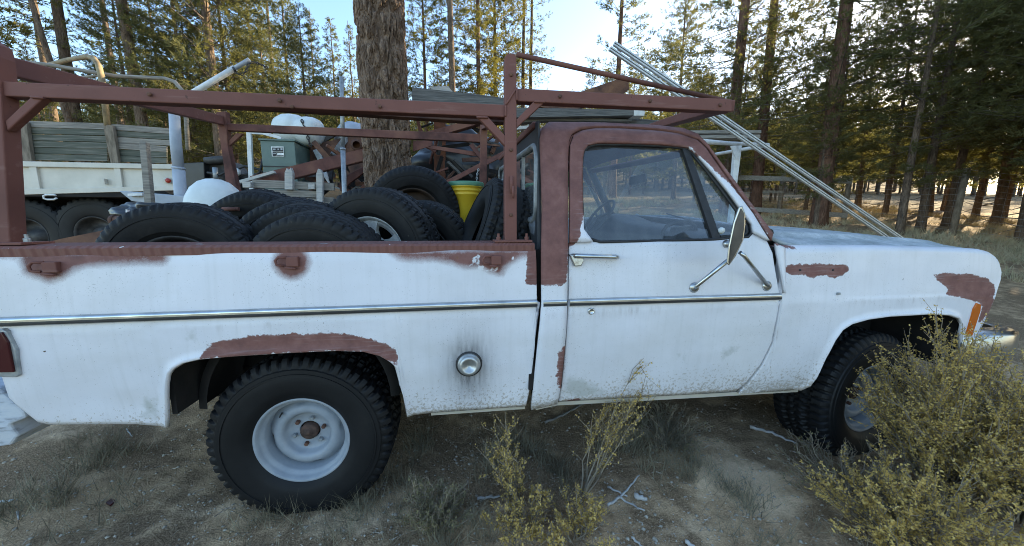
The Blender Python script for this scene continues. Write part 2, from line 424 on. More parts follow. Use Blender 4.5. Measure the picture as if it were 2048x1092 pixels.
CHIP = [wp(q) for q in ([(935, 518), (950, 515), (962, 524), (975, 537), (990, 541), (985, 545), (965, 538), (950, 529)], [(952, 508), (962, 512), (966, 522), (958, 519)],
                        [(990, 533), (1002, 527), (1004, 535), (994, 540)], [(1020, 511), (1028, 510), (1028, 520), (1022, 522)], [(925, 532), (945, 535), (965, 541), (945, 540)])]
PRIM = [wp(q) for q in (
    [(404, 716), (412, 692), (435, 682), (500, 671), (560, 668), (640, 665), (680, 666), (740, 676), (788, 694), (798, 712), (796, 730), (785, 724), (762, 712), (728, 703), (673, 701), (563, 706), (472, 712)],
    [(1566, 542), (1572, 531), (1600, 527), (1690, 528), (1700, 538), (1692, 548), (1670, 556), (1640, 551), (1625, 557), (1610, 550), (1590, 552), (1568, 546)],
    [(1868, 551), (1890, 546), (1940, 547), (1975, 556), (1991, 572), (1991, 592), (1976, 632), (1968, 645), (1955, 644), (1963, 615), (1958, 606), (1945, 602), (1915, 594), (1892, 590), (1897, 580), (1885, 570), (1874, 560)],
    [(1050, 225), (1420, 225), (1445, 335), (1600, 500), (1536, 490), (1528, 470), (1496, 417), (1440, 356), (1428, 350), (1412, 330), (1395, 316), (1378, 301), (1250, 296), (1180, 298), (1171, 330), (1169, 420), (1162, 450), (1160, 475), (1150, 490), (1137, 497), (1131, 572), (1050, 570)],
    [(1116, 690), (1131, 684), (1130, 730), (1123, 776), (1110, 772), (1112, 720)],
    [(1120, 806), (1140, 800), (1160, 795), (1162, 802), (1135, 812)])]
PUTTY = [wp(q) for q in ([(1440, 700), (1465, 688), (1480, 694), (1470, 708), (1445, 722)], [(1352, 706), (1370, 704), (1378, 720), (1362, 726)],
                         [(368, 672), (380, 656), (392, 660), (400, 682), (378, 690)], [(275, 795), (300, 790), (318, 800), (322, 842), (280, 840)],
                         [(1122, 790), (1130, 750), (1165, 752), (1205, 775), (1215, 792), (1150, 800)], [(168, 740), (178, 740), (178, 750), (168, 748)])]
CAP = bp(938, 727)
PAINT = MAT['paint']
def paint_attrs(o, mirrored=False):
    me = o.data; n = len(me.vertices); co = np.empty(n * 3, np.float32); me.vertices.foreach_get('co', co); co = co.reshape(-1, 3)
    XZ = co[:, [0, 2]].astype(float)
    if mirrored: XZ = XZ + np.array([90, 0])
    for nm, polys in (('spray', SPRAY), ('chip', CHIP), ('prim', PRIM), ('putty', PUTTY)):
        a = me.attributes.new(nm, 'FLOAT', 'POINT'); a.data.foreach_set('value', sdf(polys, XZ).astype(np.float32))
    dx = (XZ[:, 0] - CAP[0]); dz = XZ[:, 1] - CAP[2]
    r = np.sqrt(dx ** 2 + (dz * np.where(dz < 0, 0.55, 0.8)) ** 2)
    s = np.clip(np.exp(-(r / 0.085) ** 2) * 0.95 + 0.22 * np.exp(-((dx / 0.13) ** 2 + (dz / 0.28) ** 2)), 0, 1)
    zl = 0.955 - XZ[:, 1]; rl = np.where((zl > 0), np.exp(-(zl / 0.035) ** 2), 0) * 0.7 + np.exp(-((XZ[:, 1] - 0.45) / 0.05) ** 2) * 0.55
    a = me.attributes.new('sill', 'FLOAT', 'POINT'); a.data.foreach_set('value', np.clip((0.72 - XZ[:, 1]) / 0.3, 0, 1).astype(np.float32))
    a = me.attributes.new('rustline', 'FLOAT', 'POINT'); a.data.foreach_set('value', rl.astype(np.float32))
    a = me.attributes.new('soot', 'FLOAT', 'POINT'); a.data.foreach_set('value', s.astype(np.float32))
def mirror_mesh(o, name):
    """the same panel on the far side of the truck"""
    me = o.data.copy(); n = len(me.vertices); co = np.empty(n * 3, np.float32); me.vertices.foreach_get('co', co); co = co.reshape(-1, 3)
    co[:, 2] += SH * (TW - 2 * co[:, 1]); co[:, 1] = TW - co[:, 1]; me.vertices.foreach_set('co', co.ravel()); me.flip_normals(); me.update()
    q = bpy.data.objects.new(name, me); link(q, truck)
    for m in o.modifiers:
        b = q.modifiers.new(m.name, m.type)
        if m.type == 'SOLIDIFY': b.thickness = m.thickness; b.offset = m.offset
    return q
DENTS = [(*bp(x, y)[[0, 2]], r, d) for x, y, r, d in ((170, 790, 0.09, 0.010), (260, 815, 0.06, 0.008), (480, 590, 0.10, 0.004), (700, 560, 0.12, 0.004), (880, 640, 0.07, 0.004), (1000, 770, 0.10, 0.006), (1250, 560, 0.10, 0.004), (1300, 720, 0.12, 0.006), (1420, 650, 0.07, 0.005), (1360, 715, 0.05, 0.005), (1620, 640, 0.09, 0.005), (1760, 560, 0.10, 0.004), (1220, 640, 0.06, 0.004), (60, 600, 0.10, 0.005), (300, 560, 0.12, 0.004))]
def dent(X, Z):
    y = 0.0022 * math.sin(5.1 * X + 1.3 * Z) * math.sin(7.3 * Z + 2.1 * X + 0.7) + 0.0012 * math.sin(13.7 * X + 4 * Z)
    for cx, cz, r, d in DENTS:
        q = ((X - cx) ** 2 + (Z - cz) ** 2) / (r * r)
        if q < 6: y += d * math.exp(-q)
    return y
def edge(px): return np.array([[*bp(x, y)[[0, 2]]] for x, y in px])
def panel(name, top, bot, nz=36, step=0.022, solid=0.016, shoulder=None, extra=None, flare=None, paint=True, parent=None):
    t = edge(top); b = edge(bot)
    for a in (t, b):
        for i in range(1, len(a)): a[i, 0] = max(a[i, 0], a[i - 1, 0] + 1e-4)
    x0 = max(t[0, 0], b[0, 0]); x1 = min(t[-1, 0], b[-1, 0])
    xs = np.unique(np.concatenate([np.arange(x0, x1, step), t[:, 0], b[:, 0], [x1]])); xs = xs[(xs >= x0) & (xs <= x1)]
    zt = np.interp(xs, t[:, 0], t[:, 1]); zb = np.interp(xs, b[:, 0], b[:, 1])
    rows = []
    fr = np.linspace(0, 1, nz)
    grid = []
    for X, a, c in zip(xs, zb, zt):
        zz = a + (c - a) * fr; yy = gy(zz)
        yy = yy + np.array([dent(X, z) for z in zz])
        if flare: yy = yy + np.array([flare(X, z) for z in zz])
        col = [np.array((X, y, z)) for y, z in zip(yy, zz)]
        if shoulder:
            k = min(1.0, (c - a) / 0.05)
            for (dy, dz) in shoulder: col.append(np.array((X, yy[-1] + dy * k, c + dz * k)))
        if extra: col = extra(X, col)
        grid.append(col)
    mb = MB(); mb.sheet(grid)
    o = mb.build(name, PAINT, parent or truck, solid=solid, fix=False)
    paint_attrs(o)
    return o
def strip(name, A, B, nsub=6, solid=0.016, parent=None, along=3, mat=None):
    """skin between two matching pixel paths lying on the body side"""
    a = np.array(A, float); b = np.array(B, float)
    def dens(q):
        i = np.linspace(0, len(q) - 1, (len(q) - 1) * along + 1)
        return np.stack([np.interp(i, np.arange(len(q)), q[:, 0]), np.interp(i, np.arange(len(q)), q[:, 1])], 1)
    a = dens(a); b = dens(b)
    grid = [[bp(*(p * (1 - t) + q * t)) for t in np.linspace(0, 1, nsub)] for p, q in zip(a, b)]
    mb = MB(); mb.sheet(grid)
    o = mb.build(name, mat or PAINT, parent or truck, solid=solid, fix=False)
    if mat is None: paint_attrs(o)
    return o

# --- wheel positions first (arches flare round them)
WR = P(602, 885, 0.10); WF = P(1741, 800, 0.10)
TYR = 0.405
# --- bed side
arch = [(336.5, 853), (336, 765), (340, 745), (349, 734.5), (368, 723.5), (400, 716), (472, 709.5), (563, 704), (673, 699.5), (728, 701), (761, 709.5), (783, 722), (797, 735), (807, 788), (816, 831)]
def lip(archpx, w=0.035, out=0.014):
    q = edge(archpx)
    def f(X, z):
        d = 9.0
        for a, b in zip(q[:-1], q[1:]):
            e = b - a; t = max(0, min(1, ((X - a[0]) * e[0] + (z - a[1]) * e[1]) / (e @ e + 1e-9)))
            d = min(d, math.hypot(X - a[0] - t * e[0], z - a[1] - t * e[1]))
        return -out * max(0.0, 1 - d / w) ** 1.5 if d < w else 0.0
    return f
bed_top = [(-36, 510), (0, 508), (1069, 499)]
bed_bot = [(-36, 640), (-30, 742), (0, 775), (42, 815), (78, 843), (100, 848), (270, 849), (320, 852)] + arch + [(870, 825), (1048, 812.5), (1056, 780), (1066, 700), (1071, 606)]
bed_bot[-4:] = [(1052, 812), (1059, 780), (1069, 700), (1073.5, 606)]
bed = panel('bed_side', [(-36, 510), (0, 508), (1071, 499), (1072.5, 520), (1074, 606)], bed_bot, nz=44, flare=lip(arch))
bed_far = mirror_mesh(bed, 'bed_side')
# --- fender
farch = [(1597, 779), (1616, 770), (1628, 754), (1647, 714), (1666, 679.5), (1681, 659), (1700, 647), (1734, 637.5), (1778, 631), (1860, 626.5), (1897, 629), (1913, 635), (1921, 647), (1914, 670), (1907, 704)]
farch_m = farch[:-3] + [(1920.5, 650), (1921, 668), (1921.5, 704)]
fender_top = [(1478, 785), (1497, 770), (1525, 733), (1547, 688), (1561.5, 620), (1564, 585), (1554, 530), (1549, 505), (1549.5, 482)]
# columns need increasing X: the rear edge of the fender leans forward low down
ft = [(1478, 787), (1497, 771), (1525, 734), (1547, 689), (1561, 621), (1564, 586)]
upper = [(1549, 500), (1625, 499), (1780, 499), (1915, 503), (1968, 505), (1982, 508), (1992, 515), (1999, 527), (2003, 545)]
front = [(1938, 704), (1955, 670.5), (1974, 632), (1990.5, 594), (2001, 560), (2003, 547)]
sh = [(0.010, 0.010), (0.030, 0.018), (0.060, 0.020), (0.095, 0.016), (0.10, -0.01)]
fender = panel('front_fender', ft + [(1564.6, 499.5)] + upper[1:], [(1478, 787.5), (1490, 787)] + [(1560, 782.5)] + farch_m + front, nz=40, shoulder=sh, flare=lip(farch))
# upper rear corner of the fender, between door edge and cowl
mb = MB()
corner = strip('fender_cowl_corner', [(1565, 586), (1560, 556), (1555, 530), (1550, 505), (1547, 486)], [(1566, 586), (1565.6, 556), (1565.4, 530), (1565.2, 505), (1566, 497)], nsub=4)
fender_far = mirror_mesh(fender, 'front_fender')
# --- door
door = thing('x', 'x', 'x'); bpy.data.objects.remove(door)
d_top = [(1117, 801), (1124, 771), (1132.5, 676), (1136.5, 609), (1137.5, 486), (1184, 484), (1300, 482.5), (1426, 479.5), (1492, 475), (1500, 470), (1503, 466), (1534, 482), (1545, 505), (1549, 530), (1558.5, 586)]
d_bot = [(1117, 803), (1300, 793), (1472, 783), (1492, 767), (1520, 731), (1542, 686), (1556, 620), (1559, 588)]
def dedge_ok(): pass
door = panel('door', d_top, d_bot, nz=44)
d_out = [(1137.5, 486), (1138, 440), (1138, 380), (1138, 320), (1139, 293), (1146, 275), (1163, 266.5), (1192, 262.5), (1240, 263), (1283, 265.5), (1320, 268), (1356, 273), (1391, 284), (1409, 301), (1428, 329), (1446, 356), (1473, 392), (1501, 429), (1518, 457), (1534, 482)]
d_in = [(1184, 484), (1166, 460), (1163.5, 400), (1163, 340), (1164, 318), (1167, 303), (1175, 293), (1195, 288.5), (1245, 289), (1283, 290), (1320, 291.6), (1355, 295), (1375, 297.5), (1388, 308), (1408, 331), (1425, 350), (1455, 387), (1482, 425), (1500, 449), (1503, 466)]
frame = strip('window_frame', d_out, d_in, nsub=7, parent=door)
door_far = mirror_mesh(door, 'door')
q = mirror_mesh(frame, 'window_frame'); q.parent = door_far; q.matrix_parent_inverse = Matrix()
# glass, vent window, seals
win = d_in[1:] + [(1496, 474), (1426, 479), (1300, 482), (1200, 484), (1178, 477)]
def vent_x(y): return np.interp(y, [296, 480], [1370, 1434])
main_w = [p for p in win if p[0] <= vent_x(p[1])]
vent_w = [(1372, 298), (1375, 298), (1388, 308), (1408, 331), (1425, 350), (1455, 387), (1482, 425), (1500, 449), (1503, 466), (1496, 474), (1434, 479)]
mw = [(1166, 460), (1163.5, 400), (1163, 340), (1164, 318), (1167, 303), (1175, 293), (1195, 288.5), (1245, 289), (1283, 290), (1320, 291.6), (1355, 295), (1370, 297), (1434, 479), (1300, 482), (1200, 484), (1178, 477)]
for nm, poly in (('window_glass', mw), ('vent_glass', vent_w)):
    o = MB().add([bp(x, y, 0.016) for x, y in poly], [tuple(range(len(poly)))[::-1]]).build(nm, MAT['glass'], door, fix=False)
    for i, p in enumerate(poly): pass
    g2 = o.data.copy()
    co = np.array([v.co[:] for v in g2.vertices]); co[:, 2] += SH * (TW - 2 * co[:, 1]); co[:, 1] = TW - co[:, 1]; g2.vertices.foreach_set('co', co.astype(np.float32).ravel()); g2.update()
    o2 = bpy.data.objects.new(nm, g2); link(o2, door_far)
seal = [bp(x, y, 0.004) for x, y in win]
MB().tube(seal + [seal[0]], 0.0075, 6).build('window_seal', MAT['black'], door)
MB().prism([bp(x, y, 0.002) for x, y in ((1365, 297), (1379, 299), (1442, 478), (1426, 479))], (0, 0.02, 0)).build('vent_window_bar', MAT['black'], door)
MB().tube([bp(x, y, 0.008) for x, y in ((1381, 304), (1408, 336), (1440, 377), (1470, 418), (1492, 450), (1494, 464), (1488, 470), (1440, 474))], 0.0075, 6).build('vent_seal', MAT['black'], door)
MB().lathe([(0.0, -0.02), (0.014, -0.018), (0.017, -0.008), (0.014, 0.0)], bp(1440, 461, 0.01), n=14).build('vent_latch', MAT['white_plastic'], door)
# --- pillar + roof side rail
pl = [(1061, 815), (1066, 770), (1073, 700), (1079.5, 640), (1082, 600), (1081.5, 540), (1081.5, 490), (1083, 420), (1081, 350), (1079, 300), (1079, 278), (1083, 262), (1097, 250), (1165, 250.5), (1230, 251), (1283, 254), (1320, 257), (1364, 262), (1393, 273), (1408, 288), (1430, 317), (1466, 365), (1503, 416), (1541, 468)]
pr = [(1113, 804), (1120, 771), (1127, 705), (1131, 648), (1132.5, 606), (1133.5, 540), (1134, 486), (1134, 420), (1134, 350), (1134.5, 300), (1136, 286), (1142, 272), (1160, 262), (1191, 258.5), (1240, 259), (1283, 261), (1320, 264), (1358, 269), (1395, 281), (1413, 298), (1432, 326), (1477, 390), (1505, 427), (1538, 482)]
pillar = strip('cab_pillar', pl, pr, nsub=6)
pillar_far = mirror_mesh(pillar, 'cab_pillar')
# drip gutter above the door
MB().tube([bp(x, y, -0.006) for x, y in ((1134, 330), (1135.5, 296), (1143, 273.5), (1161, 264), (1191, 260), (1240, 260.5), (1283, 263), (1320, 265.5), (1358, 270.5), (1394, 282.5), (1412, 299.5), (1432, 328), (1477, 390), (1505, 428), (1536, 480))], 0.005, 6).build('drip_gutter', MAT['primer'], pillar)
# --- roof skin
rl = [bp(x, y) for x, y in ((1079, 279), (1081, 270), (1084, 262), (1097, 250.5), (1130, 250), (1165, 250.5), (1230, 251), (1283, 254), (1320, 257), (1364, 262), (1393, 273), (1408, 288))]
grid = []
for p in rl:
    row = []
    for t in np.linspace(0, 1, 15):
        y = p[1] + (TW - 2 * p[1]) * t; u = abs(2 * t - 1)
        row.append((p[0], y, p[2] + 0.035 * (1 - u ** 3) + SH * (y - p[1])))
    grid.append(row)
MB().sheet(grid).build('roof', MAT['primer'], truck, solid=0.02)
# --- windscreen with its frame, far pillars
ws = [bp(1410, 292), bp(1541, 468)]
wsf = [np.array((p[0], TW - p[1], p[2] + SH * (TW - 2 * p[1]))) for p in ws]
def lerp(a, b, t): return np.asarray(a) * (1 - t) + np.asarray(b) * t
def quad_at(u, v): return lerp(lerp(ws[0], wsf[0], u), lerp(ws[1], wsf[1], u), v)
MB().sheet([[quad_at(u, v) + np.array((0.03 * (1 - (2 * u - 1) ** 2), 0, 0)) for v in np.linspace(0.04, 0.98, 6)] for u in np.linspace(0.02, 0.98, 12)]).build('windscreen', MAT['glass_clear'], truck, fix=False)
for nm, a, b in (('windscreen_header', (0, 0.02), (1, 0.02)), ('windscreen_sill', (0, 0.99), (1, 0.99))):
    MB().tube([quad_at(t, a[1]) + np.array((0.03 * (1 - (2 * t - 1) ** 2), 0, 0)) for t in np.linspace(0.0, 1.0, 9)], 0.022, 8).build(nm, MAT['primer'] if a[1] < 0.5 else MAT['black'], truck)
for s, f in ((0, 0.03), (1, 0.97)):
    MB().tube([quad_at(f, 0.0), quad_at(f, 1.0)], 0.03, 8).build('windscreen_pillar', MAT['dash'], truck)
# wiper resting on the screen
MB().tube([quad_at(0.30, 0.97) + np.array((0.05, 0, 0.0)), quad_at(0.48, 0.86) + np.array((0.05, 0, 0))], 0.005, 5).build('wiper', MAT['black'], truck)
# --- cab back wall with rear window
XB = bp(1081, 350)[0]; XB2 = bp(1088, 560)[0]
def back(y, z): return (XB + (XB2 - XB) * np.clip((1.80 - z) / 0.9, 0, 1) + 0.01, y, z + SH * (y - 0.1))
def rr_loop(y0, y1, z0, z1, r, n=5):
    q = []
    for cy, cz, a0 in ((y1 - r, z1 - r, 0), (y0 + r, z1 - r, 90), (y0 + r, z0 + r, 180), (y1 - r, z0 + r, 270)):
        for i in range(n):
            a = R(a0 + 90 * i / (n - 1)); q.append((cy + r * math.cos(a), cz + r * math.sin(a)))
    return q
zt_ = rl[3][2] - 0.01
inner = rr_loop(0.22, TW - 0.22, 1.37, zt_ - 0.12, 0.07)
wallq = []
for (y, z) in inner:                                  # outer loop follows the cab's outline
    u = (y - 1.0); w = (z - 1.2)
    yo = 1.0 + math.copysign(1.0 - float(gy(z if z < 1.6 else 1.75)) - 0.012, u); zo = zt_ if z > 1.5 else 0.78
    wallq.append((yo, zo))
mb = MB(); mb.sheet([[back(*inner[i % 20]), back((inner[i % 20][0] + wallq[i % 20][0]) / 2, (inner[i % 20][1] + wallq[i % 20][1]) / 2), back(*wallq[i % 20])] for i in range(21)], False)
mb.build('cab_back_panel', two_tone('dark_cab_back_paint', (0.018, 0.02, 0.024), (0.05, 0.05, 0.055), 4, 0.5), truck, solid=0.01)  # whole back panel coloured near black
o = MB().add([back(*q) for q in inner], [tuple(range(20))]).build('rear_window', MAT['glass'], truck, fix=False)
lp = [np.array(back(*q)) + np.array((-0.008, 0, 0)) for q in rr_loop(0.205, TW - 0.205, 1.355, zt_ - 0.105, 0.08)]
MB().tube(lp + [lp[0]], 0.016, 8).build('rear_window_frame', MAT['galv'], o)
MB().bar(back(0.62, 1.38), back(0.62, zt_ - 0.12), 0.012, 0.02).build('slider_bar', MAT['galv'], o)
MB().bar((XB, 0.25, zt_ - 0.01 + SH * 0.15), (XB, 1.75, zt_ - 0.01 + SH * 1.65), 0.03, 0.035).build('roof_rear_edge', MAT['primer'], truck, bevel=0.01)
# --- rocker
MB().prism([bp(x, y, 0.012) for x, y in ((1069, 815), (1113, 804), (1300, 793.5), (1478, 784), (1560, 783), (1597, 779), (1596, 784), (1490, 790), (1300, 801), (1113, 811), (1072, 820))], (0, 0.12, 0)).build('rocker_panel', MAT['cream'], truck)
MB().prism([bp(x, y, 0.02) for x, y in ((862, 826), (1050, 813), (1050, 818), (862, 831))], (0, 0.06, 0)).build('bed_flange', MAT['cream'], bed)
# added dark sheets that make the panel gaps look shaded
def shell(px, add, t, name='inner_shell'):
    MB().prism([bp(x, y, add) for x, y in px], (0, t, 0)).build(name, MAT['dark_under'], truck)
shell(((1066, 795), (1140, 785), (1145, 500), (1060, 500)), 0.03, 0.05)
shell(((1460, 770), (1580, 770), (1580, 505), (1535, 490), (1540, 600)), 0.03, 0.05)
# --- trim strips: bright, dark, bright
def trim(name, a, b, parent, nseg=24):
    ro, ri = [], []
    for t in np.linspace(0, 1, nseg):
        c = bp(a[0] + (b[0] - a[0]) * t, a[1] + (b[1] - a[1]) * t); X, Z = c[0], c[2]
        ro.append([(X, 0.006, Z - 0.017), (X, -0.010, Z - 0.0155), (X, -0.013, Z - 0.010), (X, -0.011, Z - 0.004), (X, -0.013, Z + 0.006), (X, -0.011, Z + 0.0145), (X, 0.006, Z + 0.017)])
        ri.append([(X, -0.0145, Z - 0.0115), (X, -0.0155, Z - 0.006), (X, -0.0145, Z - 0.0005)])
    o = MB().sheet(ro).build('side_trim', MAT['chrome'], parent, fix=False)
    MB().sheet(ri).build('trim_insert', MAT['black'], o, fix=False)
trim('t', (-36, 644.5), (1073, 605.8), bed)
trim('t', (1085, 606), (1131.5, 604.5), pillar, 6)
trim('t', (1137.5, 604.5), (1557, 592.5), door)
# --- bed rail cap, bed inside
ra, rb = bp(-36, 508), bp(1069, 498.5)
for s in (0, 1):
    rows = []
    for t in np.linspace(0, 1, 20):
        p = lerp(ra, rb, t); Yf = lambda q: q if s == 0 else TW - q
        e_ = SH * TW * s
        rows.append([(p[0], Yf(0.026), p[2] - 0.012 + e_), (p[0], Yf(0.022), p[2] + 0.018 + e_), (p[0], Yf(0.032), p[2] + 0.028 + e_), (p[0], Yf(0.15), p[2] + 0.034 + e_), (p[0], Yf(0.155), p[2] - 0.01 + e_)])
    o = MB().sheet(rows, False).build('bed_rail_cap', MAT['rail'], bed if s == 0 else bed_far, solid=0.004)
XR, XFb, ZR = ra[0] + 0.03, rb[0] - 0.01, ra[2]
ZF = 0.74
for y in (0.14, TW - 0.14):
    MB().box(((XR + XFb) / 2, y, (ZR + ZF) / 2 + SH * y + (0.09 if y < 1 else 0)), (XFb - XR, 0.02, ZR - ZF - (0.18 if y < 1 else 0))).build('bed_inner_wall', MAT['rust'], bed if y < 1 else bed_far)
floor_ = MB()
floor_.box(((XR + XFb) / 2, 1.18, ZF - 0.02), (XFb - XR, 1.34, 0.03)); floor_.build('bed_floor', MAT['rust'], truck)
MB().box((XFb, 1.0, (ZF + ZR) / 2 - 0.1), (0.025, 1.95, ZR - ZF + 0.15)).build('bed_bulkhead', MAT['dark_under'], truck)
tg = MB().box((XR - 0.02, 1.0, 0.97), (0.05, 1.66, 0.52)).build('tailgate', MAT['white_old'], truck, bevel=0.01)
for y in (0.28, TW - 0.28):
    MB().lathe([(0.40, -0.13), (0.44, -0.12), (0.44, 0.12), (0.40, 0.13)], (WR[0], y, 0.52), n=24, a0=0.0, a1=math.pi).build('wheel_house', MAT['dark_under'], truck)
# inner liners so that daylight does not show through the arches
for w, yy in ((WR, 0.44), (WF, 0.50)):
    for s in (0, 1):
        Y0 = yy if s == 0 else TW - yy
        MB().lathe([(0.56, -0.36 if s == 0 else 0.36), (0.56, 0.06 if s == 0 else -0.06), (0.1, 0.08 if s == 0 else -0.08)], (w[0] + 0.01, Y0, w[2] + 0.02), n=28, a0=R(-95), a1=R(95) if False else R(275)).build('wheel_liner', MAT['dark_under'], truck) if False else None
def liner(xa, xb, y0, y1, z0, z1):
    MB().box(((xa + xb) / 2, (y0 + y1) / 2, z1), (xb - xa, y1 - y0, 0.02)).box(((xa + xb) / 2, y1, (z0 + z1) / 2), (xb - xa, 0.02, z1 - z0)).box((xa, (y0 + y1) / 2, (z0 + z1) / 2), (0.02, y1 - y0, z1 - z0)).box((xb, (y0 + y1) / 2, (z0 + z1) / 2), (0.02, y1 - y0, z1 - z0)).build('wheel_liner', MAT['dark_under'], truck)
la, lb = bp(336, 760)[0] - 0.02, bp(816, 820)[0] + 0.02
liner(la, lb, 0.05, 0.50, 0.56, 0.88); liner(la, lb, TW - 0.50, TW - 0.05, 0.56, 0.88)
fa, fb = bp(1597, 779)[0] - 0.02, bp(1921, 660)[0] + 0.05
liner(fa, fb, 0.05, 0.48, 0.50, 0.98); liner(fa, fb, TW - 0.48, TW - 0.05, 0.50, 0.98)
# chassis
for y in (0.52, TW - 0.52):
    MB().box((0.6, y, 0.50), (4.9, 0.07, 0.16)).build('frame_rail', MAT['dark_under'], truck)
    MB().tube([(WR[0] + 0.65 * u, y - 0.03, WR[2] + 0.12 * u * u + 0.08) for u in np.linspace(-1, 1, 9)], 0.025, 6).build('leaf_spring', MAT['iron'], truck)
MB().tube([(WR[0], 0.25, WR[2]), (WR[0], TW - 0.25, WR[2])], 0.05, 10).lathe([(0.0, -0.15), (0.12, -0.12), (0.16, 0), (0.12, 0.12), (0, 0.15)], (WR[0], 1.0, WR[2]), n=16).build('rear_axle', MAT['dark_under'], truck)
MB().tube([(WF[0], 0.25, WF[2]), (WF[0], TW - 0.25, WF[2])], 0.05, 10).build('front_axle', MAT['dark_under'], truck)
MB().box((0.75, 1.0, 0.52), (1.0, 0.4, 0.22)).build('transmission', MAT['dark_under'], truck, bevel=0.04)
MB().tube([(WR[0] + 0.1, 1.0, WR[2]), (0.4, 1.0, 0.46)], 0.035, 10).build('drive_shaft', MAT['dark_under'], truck)
MB().box((bp(1300, 700)[0], 1.0, 0.62), (1.6, 1.7, 0.04)).build('cab_floor', MAT['dark_under'], truck)
MB().box((2.45, 1.0, 0.80), (0.9, 0.8, 0.4)).build('engine_block', MAT['dark_under'], truck)

# --- hood
hx = [P(x, y, 0.13) for x, y in ((1553, 476), (1566, 484), (1582, 489.5), (1625, 492), (1780, 492.5), (1915, 496.5), (1972, 501.5))]
hX = np.array([p[0] for p in hx]); hZ = np.array([p[2] for p in hx])
XH0, XH1 = hX[0], hX[-1]
def hood_z(x, y):
    e = np.interp(x, hX, hZ); u = min(y, TW - y) - 0.13
    f = 1 - ((x - XH0) / (XH1 - XH0)) * 0.55
    up = 0.036 * min(1, u / 0.03) ** 0.6 if u < 0.03 else 0.036
    ridge = 0.050 * max(0, 1 - abs(u - 0.24) / 0.06) + (0.022 if u > 0.27 else 0.016 * max(0, (u - 0.05)) / 0.22)
    crown = 0.055 * (1 - ((y - 1.0) / 0.87) ** 2)
    front = max(0, (x - XH1 + 0.10) / 0.10)
    return e - 0.006 + (up * 0.35 + ridge * 0.55 + crown) * f * (1 - 0.5 * front ** 2) + SH * (y - 0.13)
ys = np.concatenate([np.linspace(0.142, 0.20, 6), np.linspace(0.23, 0.50, 18), np.linspace(0.56, 1.0, 8)]); ys = np.concatenate([ys, TW - ys[-2::-1]])
grid = []
for x in np.linspace(XH0, XH1, 44):
    row = []
    for y in ys:
        bow = 0.10 * (1 - ((y - 1) / 0.87) ** 2) * ((x - XH0) / (XH1 - XH0)) ** 4
        row.append((x + bow - 0.02 * (1 - ((y - 1) / 0.87) ** 2), y, hood_z(x, y)))
    grid.append(row)
hk_ = NM('oxidised_hood_paint', 0.9, spec=0.15)
hc = hk_.ramp(hk_.noise(7, 6, rough=0.7), [(0.3, (0.27, 0.30, 0.29)), (0.5, (0.40, 0.43, 0.43)), (0.72, (0.62, 0.64, 0.64))])
hc = hk_.mix(hk_.math('MULTIPLY', hk_.math('GREATER_THAN', hk_.noise(120, 3), 0.62), 0.55), hc, (0.20, 0.21, 0.20))
hk_.color(hc); hk_.bump(hk_.noise(60, 4), 0.2, 0.003)
hood = MB().sheet(grid).build('hood', hk_.m, truck, solid=0.02)
# cowl in front of the windscreen
MB().sheet([[(XH0 - 0.10 + 0.12 * u, y, lerp(bp(1541, 468)[2] + 0.01 + SH * (y - 0.1), hood_z(XH0, y), u)) for y in np.linspace(0.10, TW - 0.10, 12)] for u in np.linspace(0, 1, 4)]).build('cowl', PAINT, truck, solid=0.02)
# added dark sheet that keeps light out under the hood
MB().box(((XH0 + XH1) / 2, 1.0, 1.12), (XH1 - XH0 - 0.1, 1.6, 0.02)).build('engine_bay_floor', MAT['dark_under'], truck)
# fender nose, headlights, grille
fr_ = [bp(x, y) for x, y in reversed(front)] ; fr_ = [bp(1999, 527)] + fr_
top_n = bp(1982, 508)
nose = []
for p in [bp(1985, 510), bp(1995, 519)] + fr_:
    nose.append([(p[0], p[1], p[2]), (p[0] + 0.006, p[1] + 0.03, p[2]), (p[0] + 0.004, p[1] + 0.10, p[2]), (p[0] - 0.03, p[1] + 0.16, p[2])])
o = MB().sheet(nose).build('fender_nose', PAINT, fender, solid=0.012, fix=False); paint_attrs(o, True)
xg = bp(1970, 600)[0]
MB().box((xg - 0.02, 1.0, 1.02), (0.06, 1.66, 0.36)).build('grille', MAT['chrome'], truck, bevel=0.01)
for i in range(5): MB().box((xg + 0.018, 1.0, 0.86 + i * 0.06), (0.02, 1.1, 0.02)).build('grille_bar', MAT['black'], truck)
for y in (0.30, TW - 0.30):
    MB().lathe([(0.0, 0.04), (0.06, 0.035), (0.09, 0.02), (0.10, 0.0), (0.10, -0.03)], (xg + 0.01, y, 0.99), (1, 0, 0), 20).build('headlight', MAT['chrome'], truck)
# --- front bumper
plan = [(bp(1946, 690)[0] - 0.10, 0.015), (bp(2010, 690)[0] + 0.0, 0.0), (bp(2030, 690)[0] + 0.03, 0.03), (bp(2040, 690)[0] + 0.06, 0.12), (bp(2040, 690)[0] + 0.09, 0.40), (bp(2040, 690)[0] + 0.10, 1.0)]
plan = plan + [(x, TW - y) for x, y in plan[-2::-1]]
zb0, zb1 = bp(1985, 702)[2], bp(1985, 676)[2]
sect = [(-0.10, zb1 + 0.035), (-0.012, zb1 + 0.028), (0.0, zb1 + 0.012), (0.0, zb0 - 0.03), (-0.014, zb0 - 0.07), (-0.08, zb0 - 0.09)]
grid = []
for i, (x, y) in enumerate(plan):
    a = np.array(plan[max(i - 1, 0)]); b = np.array(plan[min(i + 1, len(plan) - 1)]); d = b - a; d = d / np.linalg.norm(d); nrm = np.array((d[1], -d[0]))
    grid.append([(x + nrm[0] * o_, y + nrm[1] * o_, z) for o_, z in sect])
bmp = MB().sheet(grid).build('front_bumper', MAT['chrome_rust'], truck, solid=0.006, bevel=0)
